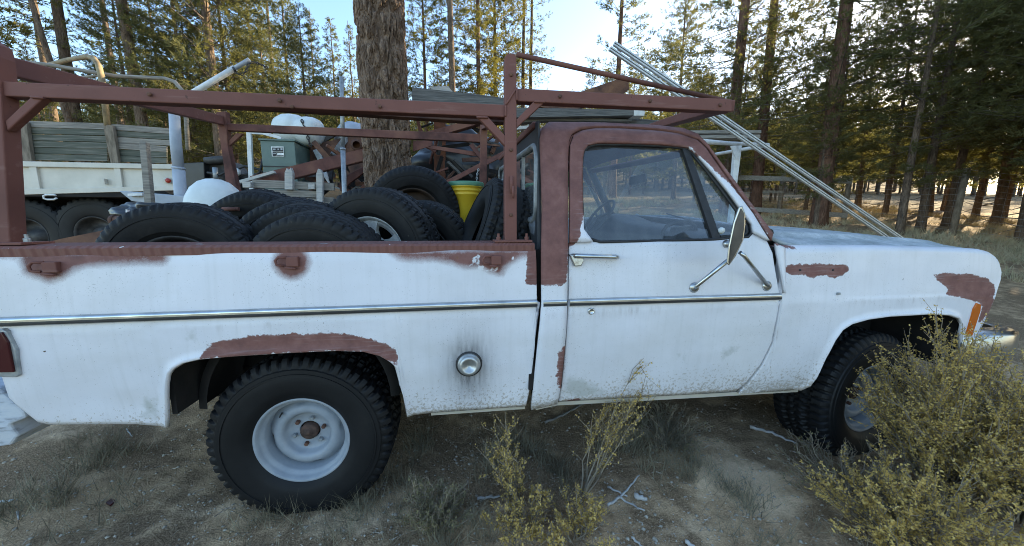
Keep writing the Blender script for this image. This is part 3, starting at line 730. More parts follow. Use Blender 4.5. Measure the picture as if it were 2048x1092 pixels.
MB().box((bp(1975, 690)[0], 1.0, zb0 + 0.02), (0.18, 1.3, 0.1)).build('bumper_bracket', MAT['rust'], bmp)
# --- rear bumper: blue-grey step bumper, only its end shows
rbx = [bp(x, y, 0.04) for x, y in ((-70, 770), (-5, 778), (48, 824), (52, 836), (22, 848), (20, 852), (36, 872), (22, 890), (-20, 897), (-90, 900))]
MB().prism(rbx, (0, 1.9, 0)).build('rear_bumper', two_tone('chipped_blue_white_paint', (0.20, 0.21, 0.24), (0.52, 0.57, 0.65), 10, 0.5, c=(0.60, 0.64, 0.70), stretch=(1, 1, 3), bump=0.5, bscale=30, hi=0.6), truck, bevel=0.008)
# --- tail light
tl = [(-36, 662), (4, 658), (12, 664), (30, 700), (38, 750), (32, 755), (-36, 753)]
a = MB().prism([bp(x, y, -0.012) for x, y in tl], (0, 0.03, 0)).build('tail_light_bezel', MAT['galv'], bed, bevel=0.003)
MB().prism([bp(x, y, -0.018) for x, y in ((-36, 668), (2, 665), (14, 685), (27, 745), (-36, 746))], (0, 0.03, 0)).build('tail_light_lens', MAT['red_lens'], a, bevel=0.003)
# --- amber side marker
a = MB().prism([bp(x, y, -0.008) for x, y in ((1955, 606), (1963, 609), (1962, 622), (1945, 673), (1936, 674), (1934, 668), (1948, 618))], (0, 0.03, 0)).build('side_marker_light', MAT['amber'], fender, bevel=0.003)
# --- filler cap
c = bp(938, 727)
MB().lathe([(0.060, 0.004), (0.060, -0.006), (0.050, -0.008)], c, n=28).build('filler_ring', MAT['black'], bed)
cp = MB().lathe([(0.050, 0.0), (0.052, -0.012), (0.050, -0.02), (0.044, -0.022), (0.045, -0.028), (0.038, -0.034), (0.030, -0.035), (0.029, -0.031), (0.010, -0.031), (0.008, -0.026), (0.0, -0.026)], c, n=32).build('filler_cap', MAT['satin'], bed)
# --- door handle, lock
a, b = bp(1144, 512), bp(1231, 513.5)
hd = MB().tube([a + (0, -0.006, 0.004), a + (0.01, -0.035, 0.004), b + (-0.02, -0.035, 0.002), b + (-0.006, -0.03, 0.0), b + (0, 0.0, 0)], [0.009, 0.011, 0.0095, 0.010, 0.011], 10).box((a + b) / 2 + np.array((-0.01, -0.034, 0.006)), (b[0] - a[0] - 0.05, 0.014, 0.010)).build('door_handle', MAT['chrome'], door)
MB().prism([bp(x, y, -0.022) for x, y in ((1140, 509), (1166, 512), (1168, 522), (1163, 532), (1150, 533), (1146, 524))], (0, 0.03, 0)).build('handle_button', MAT['chrome_rust'], hd, bevel=0.004)
MB().lathe([(0.016, 0.0), (0.016, -0.006), (0.011, -0.010), (0.010, -0.006), (0.0, -0.006)], bp(1182, 622), n=20).build('door_lock', MAT['chrome'], door)
# --- mirror
mo = [(1484, 410), (1490, 426), (1491, 450), (1487, 480), (1472, 512), (1458, 532), (1453, 528), (1457, 492), (1467, 444), (1478, 413)]
YM = -0.20
mc = P(1472, 470, YM + 0.06)
mr = MB().prism([P(x, y, YM) for x, y in mo], (0.075, 0.09, 0)).build('side_mirror', MAT['chrome'], door, bevel=0.008)
gp = [(1483, 417), (1489, 428), (1489, 450), (1485, 480), (1470, 510), (1459, 527), (1462, 492), (1472, 446)]
MB().prism([P(x, y, YM - 0.003) for x, y in gp], (0, 0.01, 0)).build('mirror_back', two_tone('dull_bronze_shell', (0.05, 0.045, 0.04), (0.12, 0.105, 0.09), 8, 0.5, 0.3), mr)
m0 = P(1462, 516, YM + 0.06); m1 = P(1480, 505, YM + 0.09)
MB().tube([m0, lerp(m0, bp(1388, 576), 0.9), bp(1388, 576, -0.004)], [0.0095, 0.0095, 0.012], 10).build('mirror_arm', MAT['chrome'], mr)
MB().tube([m1, P(1488, 512, YM + 0.09), bp(1536, 572, -0.004)], [0.009, 0.009, 0.010], 10).build('mirror_arm', MAT['chrome'], mr)
for x, y in ((1388, 575), (1533, 572)):
    MB().lathe([(0.026, 0.002), (0.026, -0.004), (0.018, -0.012), (0.0, -0.014)], bp(x, y), n=16).build('mirror_foot', MAT['chrome_rust'], mr)
MB().lathe([(0.020, 0.002), (0.020, -0.006), (0.012, -0.02), (0.0, -0.02)], bp(1452, 488), n=16).build('mirror_foot', MAT['chrome_rust'], mr)
# --- tie-down hooks below the rail
for hx_, hy_ in ((97, 534), (578, 523), (984, 520)):
    c = bp(hx_, hy_)
    k = MB().box(c + np.array((0.018, -0.008, 0.0)), (0.045, 0.02, 0.040)).build('tie_down_hook', MAT['primer'], bed, bevel=0.003)
    MB().tube([c + (0.0, -0.012, 0.018), c + (-0.030, -0.018, 0.020), c + (-0.042, -0.02, 0.006), c + (-0.038, -0.02, -0.012), c + (-0.015, -0.012, -0.016)], 0.0055, 6).build('hook_loop', MAT['primer'], k)
    MB().tube([c + (-0.012, -0.014, -0.024), c + (0.03, -0.016, -0.028)], 0.005, 6).build('hook_pin', MAT['primer'], k)
# --- body side fittings
MB().box(bp(1675, 587) + np.array((0, -0.004, 0)), (0.014, 0.012, 0.012)).build('trim_clip', MAT['galv'], fender)
for x, y in ((1600, 540), (1665, 540)): MB().lathe([(0.006, 0), (0.005, -0.004), (0, -0.005)], bp(x, y), n=10).build('emblem_stud', MAT['iron'], fender)
# --- inside the cab
def tilt(o): 
    me = o.data
    for v in me.vertices: v.co.z += SH * v.co.y
    return o
tilt(MB().box((0.66, 1.0, 0.88), (0.52, 1.62, 0.20)).build('seat', MAT['vinyl'], truck, bevel=0.05))
tilt(MB().box((0.47, 1.0, 1.14), (0.13, 1.62, 0.50), [[math.cos(.2), 0, -math.sin(.2)], [0, 1, 0], [math.sin(.2), 0, math.cos(.2)]]).build('seat_backrest', MAT['vinyl'], truck, bevel=0.05))
dx0 = bp(1541, 468)[0]
grid = []
for y in np.linspace(0.14, TW - 0.14, 24):
    prof = [(dx0 - 0.02, 1.285), (dx0 - 0.15, 1.29), (dx0 - 0.24, 1.285), (dx0 - 0.29, 1.26), (dx0 - 0.28, 1.18), (dx0 - 0.24, 1.00), (dx0 - 0.18, 0.92)]
    grid.append([(x - 0.04 * math.exp(-((y - 1.42) / 0.25) ** 4), y, z + 0.045 * math.exp(-((y - 1.42) / 0.25) ** 4) + SH * y) for x, z in prof])
MB().sheet(grid).build('dashboard', MAT['dash'], truck, solid=0.02)
sw = np.array((1.215, 1.45, 1.40)); ax = np.array((-0.80, 0, 0.60))
st = MB(); u1 = np.array((0, 1.0, 0)); u2 = np.cross(ax, u1); u2 /= np.linalg.norm(u2)
ring = [sw + 0.19 * (math.cos(t) * u1 + math.sin(t) * u2) for t in np.linspace(0, 2 * math.pi, 33)]
st.tube(ring, 0.012, 8, cap=False)
for a_ in (R(200), R(340), R(90)): st.tube([sw, sw + 0.19 * (math.cos(a_) * u1 + math.sin(a_) * u2)], 0.011, 6)
st.tube([sw, sw - ax * 0.30], 0.028, 10); st.build('steering_wheel', MAT['dash'], truck)
gh = [P(x, y, 0.36) for x, y in ((1326, 477), (1326, 462), (1334, 452), (1356, 443), (1378, 442), (1390, 452), (1394, 477))]
MB().tube(gh, 0.011, 8).prism([P(x, y, 0.37) for x, y in ((1352, 455), (1388, 450), (1390, 480), (1345, 480))], (0, 0.05, 0)).build('grab_handle', MAT['black'], truck)  # dark arch and block low behind the side glass
MB().box((dx0 - 0.25, 0.95, zt_ - 0.16), (0.02, 0.22, 0.06)).build('rear_view_mirror', MAT['black'], truck, bevel=0.01)

# ---------------------------------------------------------------- wheels
MAT['rust_hub'] = two_tone('dark_rusty_hub', (0.03, 0.02, 0.016), (0.10, 0.055, 0.04), 30, 0.8)
def tyre_mesh(Rt, w, rr, n=216, tread='at', depth=0.010, bulge=0.022, seed=0):
    """axis along Y, outer side at negative Y; the tread is cut into the surface"""
    r_ = np.random.default_rng(seed)
    hw = w / 2
    prof = [(rr - 0.012, -hw + 0.055, 0), (rr, -hw + 0.020, 0), (rr + 0.012, -hw + 0.006, 0), (rr + 0.022, -hw - 0.002, 0), (rr + 0.03, -hw - 0.006, 0)]
    for t in np.linspace(0.2, 0.8, 7):
        prof.append((rr + (Rt - rr) * t, -hw - bulge * math.sin(math.pi * t) ** 0.8, 0))
    w_ = rr + (Rt - rr) * 0.66
    prof[-2:] = [(w_ - 0.004, -hw - bulge * 0.86, 0), (w_ - 0.003, -hw - bulge * 0.86 - 0.004, 0), (w_ + 0.003, -hw - bulge * 0.82 - 0.004, 0), (w_ + 0.004, -hw - bulge * 0.82, 0), (rr + (Rt - rr) * 0.76, -hw - bulge * 0.72, 0)]
    prof += [(Rt - 0.045, -hw - bulge * 0.45, 0.15), (Rt - 0.034, -hw - bulge * 0.36, 0.6), (Rt - 0.02, -hw - bulge * 0.18, 1), (Rt - 0.008, -hw + 0.004, 1)]
    side = list(prof); m = 23
    mid = [(Rt + 0.004 * (1 - u * u), u * (hw - 0.012), 1) for u in np.linspace(-1, 1, m)]
    prof = side + mid + [(r, -y, k) for r, y, k in reversed(side)]
    k = len(prof)
    th = np.linspace(0, 2 * math.pi, n, endpoint=False)
    rad = np.array([p[0] for p in prof]); yy = np.array([p[1] for p in prof]); tw = np.array([p[2] for p in prof])
    TH, YY = np.meshgrid(th, yy, indexing='ij'); RR = np.tile(rad, (n, 1)); TWt = np.tile(tw, (n, 1))
    u = YY / hw
    if tread == 'at':
        ph = (TH * 54 / (2 * math.pi) + np.where(u > 0, 0.5, 0) + 0.25 * np.abs(u)) % 1
        lat = (ph < 0.30) & (np.abs(u) > 0.45)
        z = 0.06 * np.where((TH * 54 / (2 * math.pi)) % 1 < 0.5, 1, -1)
        circ = (np.abs(np.abs(u + z) - 0.42) < 0.07) | (np.abs(u - z) < 0.06)
        ph2 = (TH * 54 / (2 * math.pi) + 0.6 * u) % 1
        lat2 = (ph2 < 0.22) & (np.abs(u) <= 0.45)
        cut = lat | circ | lat2
    elif tread == 'rib':
        z = 0.045 * np.sin(TH * 42)
        cut = (np.abs(np.abs(u + z) - 0.30) < 0.06) | (np.abs(np.abs(u + z) - 0.66) < 0.055)
        cut |= ((TH * 60 / (2 * math.pi)) % 1 < 0.3) & (np.abs(u) > 0.80)
        cut |= ((TH * 60 / (2 * math.pi) + 0.5 * u) % 1 < 0.25) & (np.abs(u) < 0.62) & (np.abs(u) > 0.36)
    elif tread == 'rib2':
        z = 0.05 * np.sign(np.sin(TH * 50))
        cut = (np.abs(np.abs(u + z) - 0.22) < 0.05) | (np.abs(np.abs(u + z) - 0.58) < 0.05)
        cut |= ((TH * 50 / (2 * math.pi) + 0.3 * u) % 1 < 0.22) & (np.abs(u) > 0.60)
    else:
        ph = (TH * 36 / (2 * math.pi) + 0.7 * np.abs(u) + np.where(u > 0, 0.5, 0)) % 1
        cut = ((ph < 0.42) & (np.abs(u) > 0.28)) | (np.abs(u + 0.05 * np.sin(TH * 36)) < 0.07)
    RR = RR - depth * cut * TWt
    # ring ribs on the sidewall
    V = np.stack([RR * np.cos(TH), YY, RR * np.sin(TH)], -1).reshape(-1, 3)
    i = np.arange(n)[:, None]; j = np.arange(k - 1)[None, :]; i2 = (i + 1) % n
    Fc = np.stack([i * k + j, i * k + j + 1, i2 * k + j + 1, i2 * k + j], -1).reshape(-1, 4)
    me = fast_mesh('tyre', V, Fc[:, ::-1], True)
    me.set_sharp_from_angle(angle=R(32))
    return me
def place(o, loc, rot=None):
    o.matrix_basis = Matrix.Translation(Vector(loc)) @ (rot.to_4x4() if rot is not None else Matrix())
def rim_meshes():
    rim = MB().lathe([(0.190, 0.16), (0.190, 0.02), (0.205, 0.006), (0.212, 0.0), (0.214, -0.006), (0.208, -0.010), (0.199, -0.006), (0.195, 0.008), (0.188, 0.018), (0.180, 0.022), (0.176, 0.034), (0.175, 0.070), (0.172, 0.085)], (0, 0, 0), n=56)
    def gap(i, t, r):
        if i <= 1:
            c = max(0, math.cos(4 * t + 0.6)) ** 6
            return r - 0.012 * c
        return r
    dsc = MB().lathe([(0.1735, 0.078), (0.160, 0.066), (0.150, 0.052), (0.138, 0.043), (0.124, 0.040), (0.112, 0.043), (0.104, 0.056), (0.099, 0.074), (0.092, 0.080), (0.050, 0.082), (0.047, 0.082), (0.045, 0.095)], (0, 0, 0), n=72, rfun=gap)
    return rim, dsc
def wheel(c, side, steer=0.0):
    w = bpy.data.objects.new('wheel', None); w.empty_display_size = 0.1
    w.matrix_basis = Matrix()
    link(w, truck)
    rot = Matrix.Rotation(0 if side == 0 else math.pi, 4, 'Z')
    M = Matrix.Translation(Vector(c)) @ rot
    if steer: M = Matrix.Translation(Vector(c) + Vector((0, 0.13, 0))) @ Matrix.Rotation(steer, 4, 'Z') @ Matrix.Translation(Vector((0, -0.13, 0))) @ rot
    def put(mb_or_me, name, mat):
        if isinstance(mb_or_me, MB): o = mb_or_me.build(name, mat, w)
        else: o = mesh_obj(name, mb_or_me, mat, w)
        o.matrix_basis = M.copy(); return o
    t = put(TY_AT.copy() if False else TY_AT, 'tyre', MAT['rubber']) if not TY_AT.materials else None
    if t is None:
        t = bpy.data.objects.new('tyre', TY_AT); link(t, w); t.matrix_basis = M.copy()
    rim, dsc = rim_meshes()
    put(rim, 'rim', MAT['rim']); put(dsc, 'wheel_disc', MAT['rim'])
    put(MB().lathe([(0.0, 0.11), (0.18, 0.11), (0.18, 0.14), (0, 0.14)], (0, 0, 0), n=24), 'brake_drum', MAT['dark_under'])
    put(MB().lathe([(0.040, 0.10), (0.040, 0.066), (0.035, 0.060), (0.027, 0.062), (0.014, 0.054), (0.012, 0.047), (0.0, 0.046)], (0, 0, 0), n=28), 'hub', MAT['rust_hub'])
    for i in range(6):
        a = R(60 * i + 15)
        put(MB().lathe([(0.0105, 0.085), (0.0105, 0.066), (0.008, 0.062), (0.0, 0.062)], (0.069 * math.cos(a), 0, 0.069 * math.sin(a)), n=6, smooth=False), 'lug_nut', MAT['galv'] if i % 2 else MAT['rust'])
    put(MB().tube([(0.155 * math.cos(2.3), 0.05, 0.155 * math.sin(2.3)), (0.15 * math.cos(2.3), 0.02, 0.15 * math.sin(2.3))], 0.004, 6), 'valve_stem', MAT['black'])
    return w
TY_AT = tyre_mesh(TYR, 0.285, 0.197, n=324, tread='at', depth=0.017)
wheel((WR[0], WR[1] + 0.02, WR[2]), 0); wheel((WF[0] - 0.015, WF[1] + 0.02, WF[2]), 0, R(8))
wheel((WR[0], TW - 0.12, WR[2] + SH * 1.78), 1); wheel((WF[0], TW - 0.12, WF[2] + SH * 1.78), 1)
# tyre sits with its outer face beside the rim lip: shift handled by the tyre's own width
for o in bpy.data.objects:
    if o.name.startswith('tyre') and o.parent and o.parent.name.startswith('wheel'):
        o.matrix_basis = o.matrix_basis @ Matrix.Translation((0, 0.285 / 2 - 0.012, 0))

# ---------------------------------------------------------------- rack (bolted to the bed)
rack = bpy.data.objects.new('rack', None); link(rack, truck)
PRI = MAT['primer']
def rk(name, poly, Y=0.055, t=0.055, mat=None, parent=None, bevel=0.004):
    return MB().prism_px(poly, Y, t).build(name, mat or PRI, parent or rack, bevel=bevel)
rk('post', [(-62, 55), (-14, 84), (-6, 112), (-1, 165), (2, 200), (20, 490), (-52, 494)], 0.05, 0.055)
rk('post', [(1010, 113), (1015, 106), (1029, 106), (1033, 112), (1034, 484), (1010, 484)])
rk('side_rail', [(-2, 161.5), (1010.5, 209), (1010.5, 234), (-2, 191.5)], 0.06, 0.05)
rk('inner_rail', [(300, 203), (1010.5, 234), (1010.5, 245), (940, 243), (700, 227), (420, 211)], 0.20, 0.05, MAT['rust'])
rk('cab_rail', [(1033.5, 176), (1464, 198), (1464, 223), (1033.5, 202)], 0.058, 0.05)
rk('brace', [(1033, 239), (1033, 256), (1090, 203.5), (1068, 202)], 0.057, 0.03)
rk('brace', [(953, 232), (976, 233), (1010.5, 271), (1010.5, 292)], 0.057, 0.03)
rk('brace', [(62, 193), (88, 195), (14, 262), (9, 242)], 0.057, 0.03)
MB().tube([P(1033, 109, 0.085), P(1457, 203, 0.085)], 0.011, 8).build('round_bar', MAT['rust_red'], rack)
MB().bar(P(-20, 124, 0.12), P(443, 241, 1.86), 0.05, 0.07).build('rear_crossbar', PRI, rack, bevel=0.004)
MB().bar(P(1022, 222, 0.11), P(968, 252, 1.84), 0.05, 0.06).build('front_crossbar', PRI, rack, bevel=0.004)
MB().bar(P(1448, 212, 0.11), P(1282, 262, 1.84), 0.10, 0.05).build('cab_crossbar', PRI, rack, bevel=0.004)
rk('post', [(432, 224), (451, 222), (455, 290), (467, 345), (478, 395), (484, 440), (460, 440), (447, 330), (437, 262)], 1.84, 0.06, MAT['rust_red'])
rk('side_rail', [(450, 246), (962, 268), (962, 284), (450, 260)], 1.85, 0.05, MAT['rust_red'])
rk('brace', [(456, 282), (456, 294), (486, 267), (472, 266)], 1.86, 0.03, MAT['rust_red'])
rk('post', [(961, 246), (975, 246), (973, 400), (959, 400)], 1.84, 0.05, MAT['rust_red'])
# foot plates and bolts of the posts
for x, y in ((22, 489), (1022, 484)):
    p = P(x, y, 0.085)
    f = MB().box((p[0] + 0.005, 0.085, rb[2] + 0.036 if x > 500 else ra[2] + 0.036), (0.17, 0.11, 0.010)).build('foot_plate', PRI, rack, bevel=0.002)
    for dx_ in (-0.065, 0.065):
        MB().lathe([(0.010, 0.0), (0.010, 0.014), (0.006, 0.016), (0.006, 0.03), (0, 0.03)], (p[0] + 0.005 + dx_, 0.07, (rb if x > 500 else ra)[2] + 0.04), (0, 0, 1), 8, False).build('bolt', MAT['galv'] if x < 500 else PRI, f)
for a_, b_ in (((1011, 211), (1011, 233)), ((1034, 177), (1034, 201)), ((1012, 209), (1033, 176)), ((62, 194), (88, 196)), ((953, 234), (976, 235)), ((1068, 203), (1090, 204))):
    MB().tube([P(a_[0] + (b_[0] - a_[0]) * u, a_[1] + (b_[1] - a_[1]) * u, 0.0535 + 0.0015 * math.sin(40 * u)) for u in np.linspace(0, 1, 8)], 0.0045, 6).build('weld_bead', PRI, rack)
for x_, y_ in ((300, 189), (560, 201), (585, 214), (760, 213), (1120, 193), (1300, 202), (1440, 210), (1022, 150), (1022, 300), (1022, 430)):
    MB().lathe([(0.008, 0.0), (0.008, -0.006), (0.005, -0.008), (0, -0.008)], P(x_, y_, 0.056), n=6, smooth=False).build('bolt_head', MAT['rust'], rack)
MB().tube([P(1023, 352, 0.045), P(1023, 386, 0.045)], 0.007, 6).tube([P(1026, 372, 0.04), P(1026, 396, 0.04)], 0.006, 6).build('gate_hinge', PRI, rack)
# ================================================================ GROUND
def ground_mat():
    k = NM('dry_sandy_ground', 0.95, spec=0.15)
    a = k.noise(1.1, 6, rough=0.65); b = k.noise(9, 6, rough=0.7); c = k.noise(70, 4, rough=0.7)
    col = k.ramp(b, [(0.30, (0.32, 0.21, 0.115)), (0.5, (0.58, 0.395, 0.225)), (0.72, (0.80, 0.565, 0.34))])
    litter = k.ramp(k.math('ADD', k.math('MULTIPLY', a, 0.75), k.math('MULTIPLY', b, 0.30)), [(0.49, 1.0), (0.58, 0.0)])
    lc = k.ramp(c, [(0.35, (0.085, 0.055, 0.032)), (0.65, (0.27, 0.185, 0.11))])
    col = k.mix(k.math('MULTIPLY', litter, 0.9), col, lc)
    gv = k.voro(130); gcol = k.ramp(gv.outputs['Distance'], [(0.0, (0.76, 0.545, 0.34)), (0.35, (0.49, 0.335, 0.20)), (0.6, (0.22, 0.145, 0.08))])
    col = k.mix(0.38, col, gcol)
    sa = k.math('ADD', k.attr('sand'), k.math('MULTIPLY', k.math('SUBTRACT', b, 0.5), 0.9))
    col = k.mix(k.math('MULTIPLY', k.ramp(sa, [(0.35, 0.0), (0.75, 1.0)]), 0.85), col, k.ramp(c, [(0.3, (0.68, 0.485, 0.295)), (0.7, (0.92, 0.68, 0.44))]))
    wl = k.ramp(k.math('ADD', k.attr('forest_floor'), k.math('MULTIPLY', k.math('SUBTRACT', b, 0.5), 0.8)), [(0.3, 0.0), (0.7, 1.0)])
    col = k.mix(k.math('MULTIPLY', wl, 0.9), col, k.ramp(c, [(0.3, (0.085, 0.058, 0.032)), (0.7, (0.24, 0.165, 0.085))]))
    k.color(col)
    h = k.math('ADD', k.math('MULTIPLY', gv.outputs['Distance'], -0.6), k.math('ADD', k.math('MULTIPLY', b, 2.0), c))
    k.bump(h, 0.7, 0.008)
    return k.m
MAT['ground'] = ground_mat()
def spaced(segs):
    out = []
    for a, b, n in segs: out.append(np.linspace(a, b, n, endpoint=False))
    return np.unique(np.concatenate(out + [[segs[-1][1]]]))
gx = spaced([(-90, -20, 20), (-20, -5, 30), (-5, 6, 190), (6, 25, 50), (25, 110, 24)])
gyy = spaced([(-14, -3, 16), (-3, 3.2, 120), (3.2, 20, 80), (20, 160, 40)])
GX, GY = np.meshgrid(gx, gyy, indexing='ij')
GZ = terrain(GX, GY)
near = np.exp(-((GX - 0.5) / 5) ** 4 - ((GY + 0.2) / 3) ** 4)
def vnoise(x, y, s):
    def h(i, j): 
        q = np.sin(i * 127.1 + j * 311.7 + s * 17.3) * 43758.5453
        return q - np.floor(q)
    xi = np.floor(x); yi = np.floor(y); fx = x - xi; fy = y - yi; fx = fx * fx * (3 - 2 * fx); fy = fy * fy * (3 - 2 * fy)
    return (h(xi, yi) * (1 - fx) + h(xi + 1, yi) * fx) * (1 - fy) + (h(xi, yi + 1) * (1 - fx) + h(xi + 1, yi + 1) * fx) * fy
GZ = GZ + near * (0.030 * (vnoise(GX * 4, GY * 4, 1) - 0.5) + 0.018 * (vnoise(GX * 11, GY * 11, 2) - 0.5))
n0, n1 = GX.shape
i = np.arange(n0 - 1)[:, None]; j = np.arange(n1 - 1)[None, :]
Fc = np.stack([i * n1 + j, (i + 1) * n1 + j, (i + 1) * n1 + j + 1, i * n1 + j + 1], -1).reshape(-1, 4)
g = mesh_obj('ground', fast_mesh('ground', np.stack([GX, GY, GZ], -1).reshape(-1, 3), Fc, True), MAT['ground'])
sand = np.zeros(GX.shape)
SANDS = ((1470, 950, 0.30, 0.20, 1.0), (1540, 1000, 0.22, 0.12, 0.9), (1400, 880, 0.22, 0.16, 0.6), (700, 1040, 0.30, 0.12, 0.7), (820, 900, 0.25, 0.10, 0.6), (120, 880, 0.4, 0.16, 0.55), (430, 1010, 0.3, 0.1, 0.55), (1180, 840, 0.3, 0.12, 0.5), (1380, 1050, 0.2, 0.08, 0.6))
for (px_, py_, rx_, ry_, w_) in SANDS:
    p_ = G(px_, py_); sand = np.maximum(sand, w_ * np.exp(-((GX - p_[0]) / rx_) ** 2 - ((GY - p_[1]) / ry_) ** 2))
at = g.data.attributes.new('sand', 'FLOAT', 'POINT'); at.data.foreach_set('value', sand.ravel().astype(np.float32))
at = g.data.attributes.new('forest_floor', 'FLOAT', 'POINT'); at.data.foreach_set('value', np.clip((GY - 11.0) / 4, 0, 1).ravel().astype(np.float32))
tag(g, 'dry sandy ground with pine litter sloping up behind the truck', kind='structure')

def tri_soup(name, base, tip_dir, width, mat, label, kind='stuff', colors=None, parent=None, side=None):
    """thin triangles: base (n,3), tip vectors (n,3), widths (n,)"""
    n = len(base); d = tip_dir / (np.linalg.norm(tip_dir, axis=1, keepdims=True) + 1e-9)
    if side is None:
        r = rng.normal(size=(n, 3)); side = np.cross(d, r)
    side = side / (np.linalg.norm(side, axis=1, keepdims=True) + 1e-9) * width[:, None] / 2
    V = np.stack([base - side, base + side, base + tip_dir], 1).reshape(-1, 3)
    me = fast_mesh(name, V, np.arange(3 * n).reshape(-1, 3))
    o = mesh_obj(name, me, mat, parent)
    if label: tag(o, label, kind=kind)
    return o
def gz(x, y):
    nr = np.exp(-((x - 0.5) / 5) ** 4 - ((y + 0.2) / 3) ** 4)
    return terrain(x, y) + nr * (0.030 * (vnoise(x * 4, y * 4, 1) - 0.5) + 0.018 * (vnoise(x * 11, y * 11, 2) - 0.5))
def in_view_xy(n, r0=0.4, r1=9.0, spread=62):
    """random ground spots in front of the camera, denser close by"""
    a = R(1) * rng.uniform(-spread, spread, n) + YAW; rr_ = r0 * (r1 / r0) ** rng.uniform(0, 1, n)
    return CAM[0] + rr_ * np.sin(a), CAM[1] + rr_ * np.cos(a)
# gravel
x, y = in_view_xy(16000, 0.35, 6.0)
s = rng.uniform(0.0020, 0.0065, len(x)) * rng.choice([1, 1, 1, 1.8], len(x))
oct_ = np.array([(1, 0, 0), (-1, 0, 0), (0, 1, 0), (0, -1, 0), (0, 0, 1), (0, 0, -1)], float)
of = np.array([(0, 2, 4), (2, 1, 4), (1, 3, 4), (3, 0, 4), (2, 0, 5), (1, 2, 5), (3, 1, 5), (0, 3, 5)])
V = oct_[None] * s[:, None, None] * rng.uniform(0.6, 1.3, (len(x), 6, 1)) * np.array((1, 1, 0.7)) + np.stack([x, y, gz(x, y) + s * 0.2], 1)[:, None]
peb = mesh_obj('gravel', fast_mesh('gravel', V.reshape(-1, 3), (of[None] + 6 * np.arange(len(x))[:, None, None]).reshape(-1, 3)), two_tone('pebbles', (0.26, 0.22, 0.17), (0.58, 0.52, 0.42), 60, 0.9, bump=0.0))
tag(peb, 'loose gravel strewn over the sandy ground', kind='stuff')
# needle litter and broken straw
x, y = in_view_xy(60000, 0.35, 7.0)
L = rng.uniform(0.02, 0.075, len(x)); a = rng.uniform(0, 2 * math.pi, len(x))
sd_ = np.zeros(len(x))
for (px_, py_, rx_, ry_, w_) in SANDS:
    p_ = G(px_, py_); sd_ = np.maximum(sd_, w_ * np.exp(-((x - p_[0]) / rx_) ** 2 - ((y - p_[1]) / ry_) ** 2))
m = vnoise(x * 2.2, y * 2.2, 5) + 0.4 * vnoise(x * 9, y * 9, 6) - 0.9 * sd_ > 0.66
x, y, L, a = x[m], y[m], L[m], a[m]
t = np.stack([L * np.cos(a), L * np.sin(a), rng.uniform(-0.1, 0.35, len(x)) * L], 1)
tri_soup('pine_needle_litter', np.stack([x, y, gz(x, y) + 0.004], 1), t, rng.uniform(0.0010, 0.0026, len(x)), two_tone('dead_needles', (0.11, 0.07, 0.04), (0.36, 0.26, 0.155), 60, 0.9, c=(0.66, 0.53, 0.37), bump=0.0, hi=0.8), 'dead needles and straw littering the ground round the truck')
# twigs and chips
x, y = in_view_xy(2600, 0.5, 6.0, 60); L = rng.uniform(0.012, 0.07, len(x)); a = rng.uniform(0, 2 * math.pi, len(x))
t = np.stack([L * np.cos(a), L * np.sin(a), rng.uniform(-0.05, 0.2, len(x)) * L], 1)
tri_soup('twig_litter', np.stack([x, y, gz(x, y) + 0.005], 1), t, rng.uniform(0.002, 0.007, len(x)), two_tone('bleached_twigs', (0.10, 0.075, 0.055), (0.40, 0.33, 0.25), 45, 0.9, c=(0.72, 0.64, 0.52), bump=0.0), 'broken twigs and bark chips scattered over the ground')
# dry grass
def grass(name, xs, ys, hmin, hmax, blades, mat, label, spread=0.5, w=0.006):
    n = len(xs); b = np.repeat(np.stack([xs, ys, gz(xs, ys) - 0.01], 1), blades, 0)
    b[:, :2] += rng.normal(0, 0.03, (len(b), 2))
    h = rng.uniform(hmin, hmax, len(b)); a = rng.uniform(0, 2 * math.pi, len(b)); s = rng.uniform(0.05, spread, len(b)) * h
    t = np.stack([s * np.cos(a), s * np.sin(a), h], 1)
    return tri_soup(name, b, t, np.full(len(b), w) * rng.uniform(0.6, 1.4, len(b)), mat, label)
MAT['straw'] = two_tone('dry_grass_blades', (0.25, 0.20, 0.11), (0.48, 0.40, 0.25), 3, 0.9, c=(0.30, 0.28, 0.15), bump=0.0)
n = 9000; xs = rng.uniform(2.5, 22, n); ys = 2.6 + rng.uniform(0, 1, n) ** 1.3 * 14
m = vnoise(xs * 0.9, ys * 0.9, 9) > 0.38
grass('dry_grass', xs[m], ys[m], 0.06, 0.26, 14, MAT['straw'], 'pale dry bunch grass on the slope behind the truck', 0.9, 0.012)
tx = np.array([P(560, 1000, -0.2)[0] * 0 + q for q in ()])
sp = [G(x, y) for x, y in ((205, 930), (180, 900), (545, 1020), (720, 1020), (830, 900), (1000, 930), (1050, 900), (1080, 940), (1110, 960), (1280, 880), (1330, 860), (1360, 900), (1300, 920), (1240, 900), (1420, 960), (1480, 1000), (60, 1000), (90, 1010), (950, 1050), (890, 1070), (700, 1000))]
xs = np.concatenate([rng.normal(p[0], 0.07, 11) for p in sp]); ys = np.concatenate([rng.normal(p[1], 0.07, 11) for p in sp])
x2, y2 = in_view_xy(420, 0.6, 4.0, 58); m2 = vnoise(x2 * 1.6, y2 * 1.6, 15) > 0.5; xs = np.concatenate([xs, x2[m2]]); ys = np.concatenate([ys, y2[m2]])
grass('grass_tufts', xs, ys, 0.05, 0.16, 22, two_tone('grey_dry_grass', (0.11, 0.095, 0.06), (0.30, 0.26, 0.17), 9, 0.9, bump=0.0), 'thin grey grass tufts beside the rear wheel and below the door', 1.1, 0.0028)

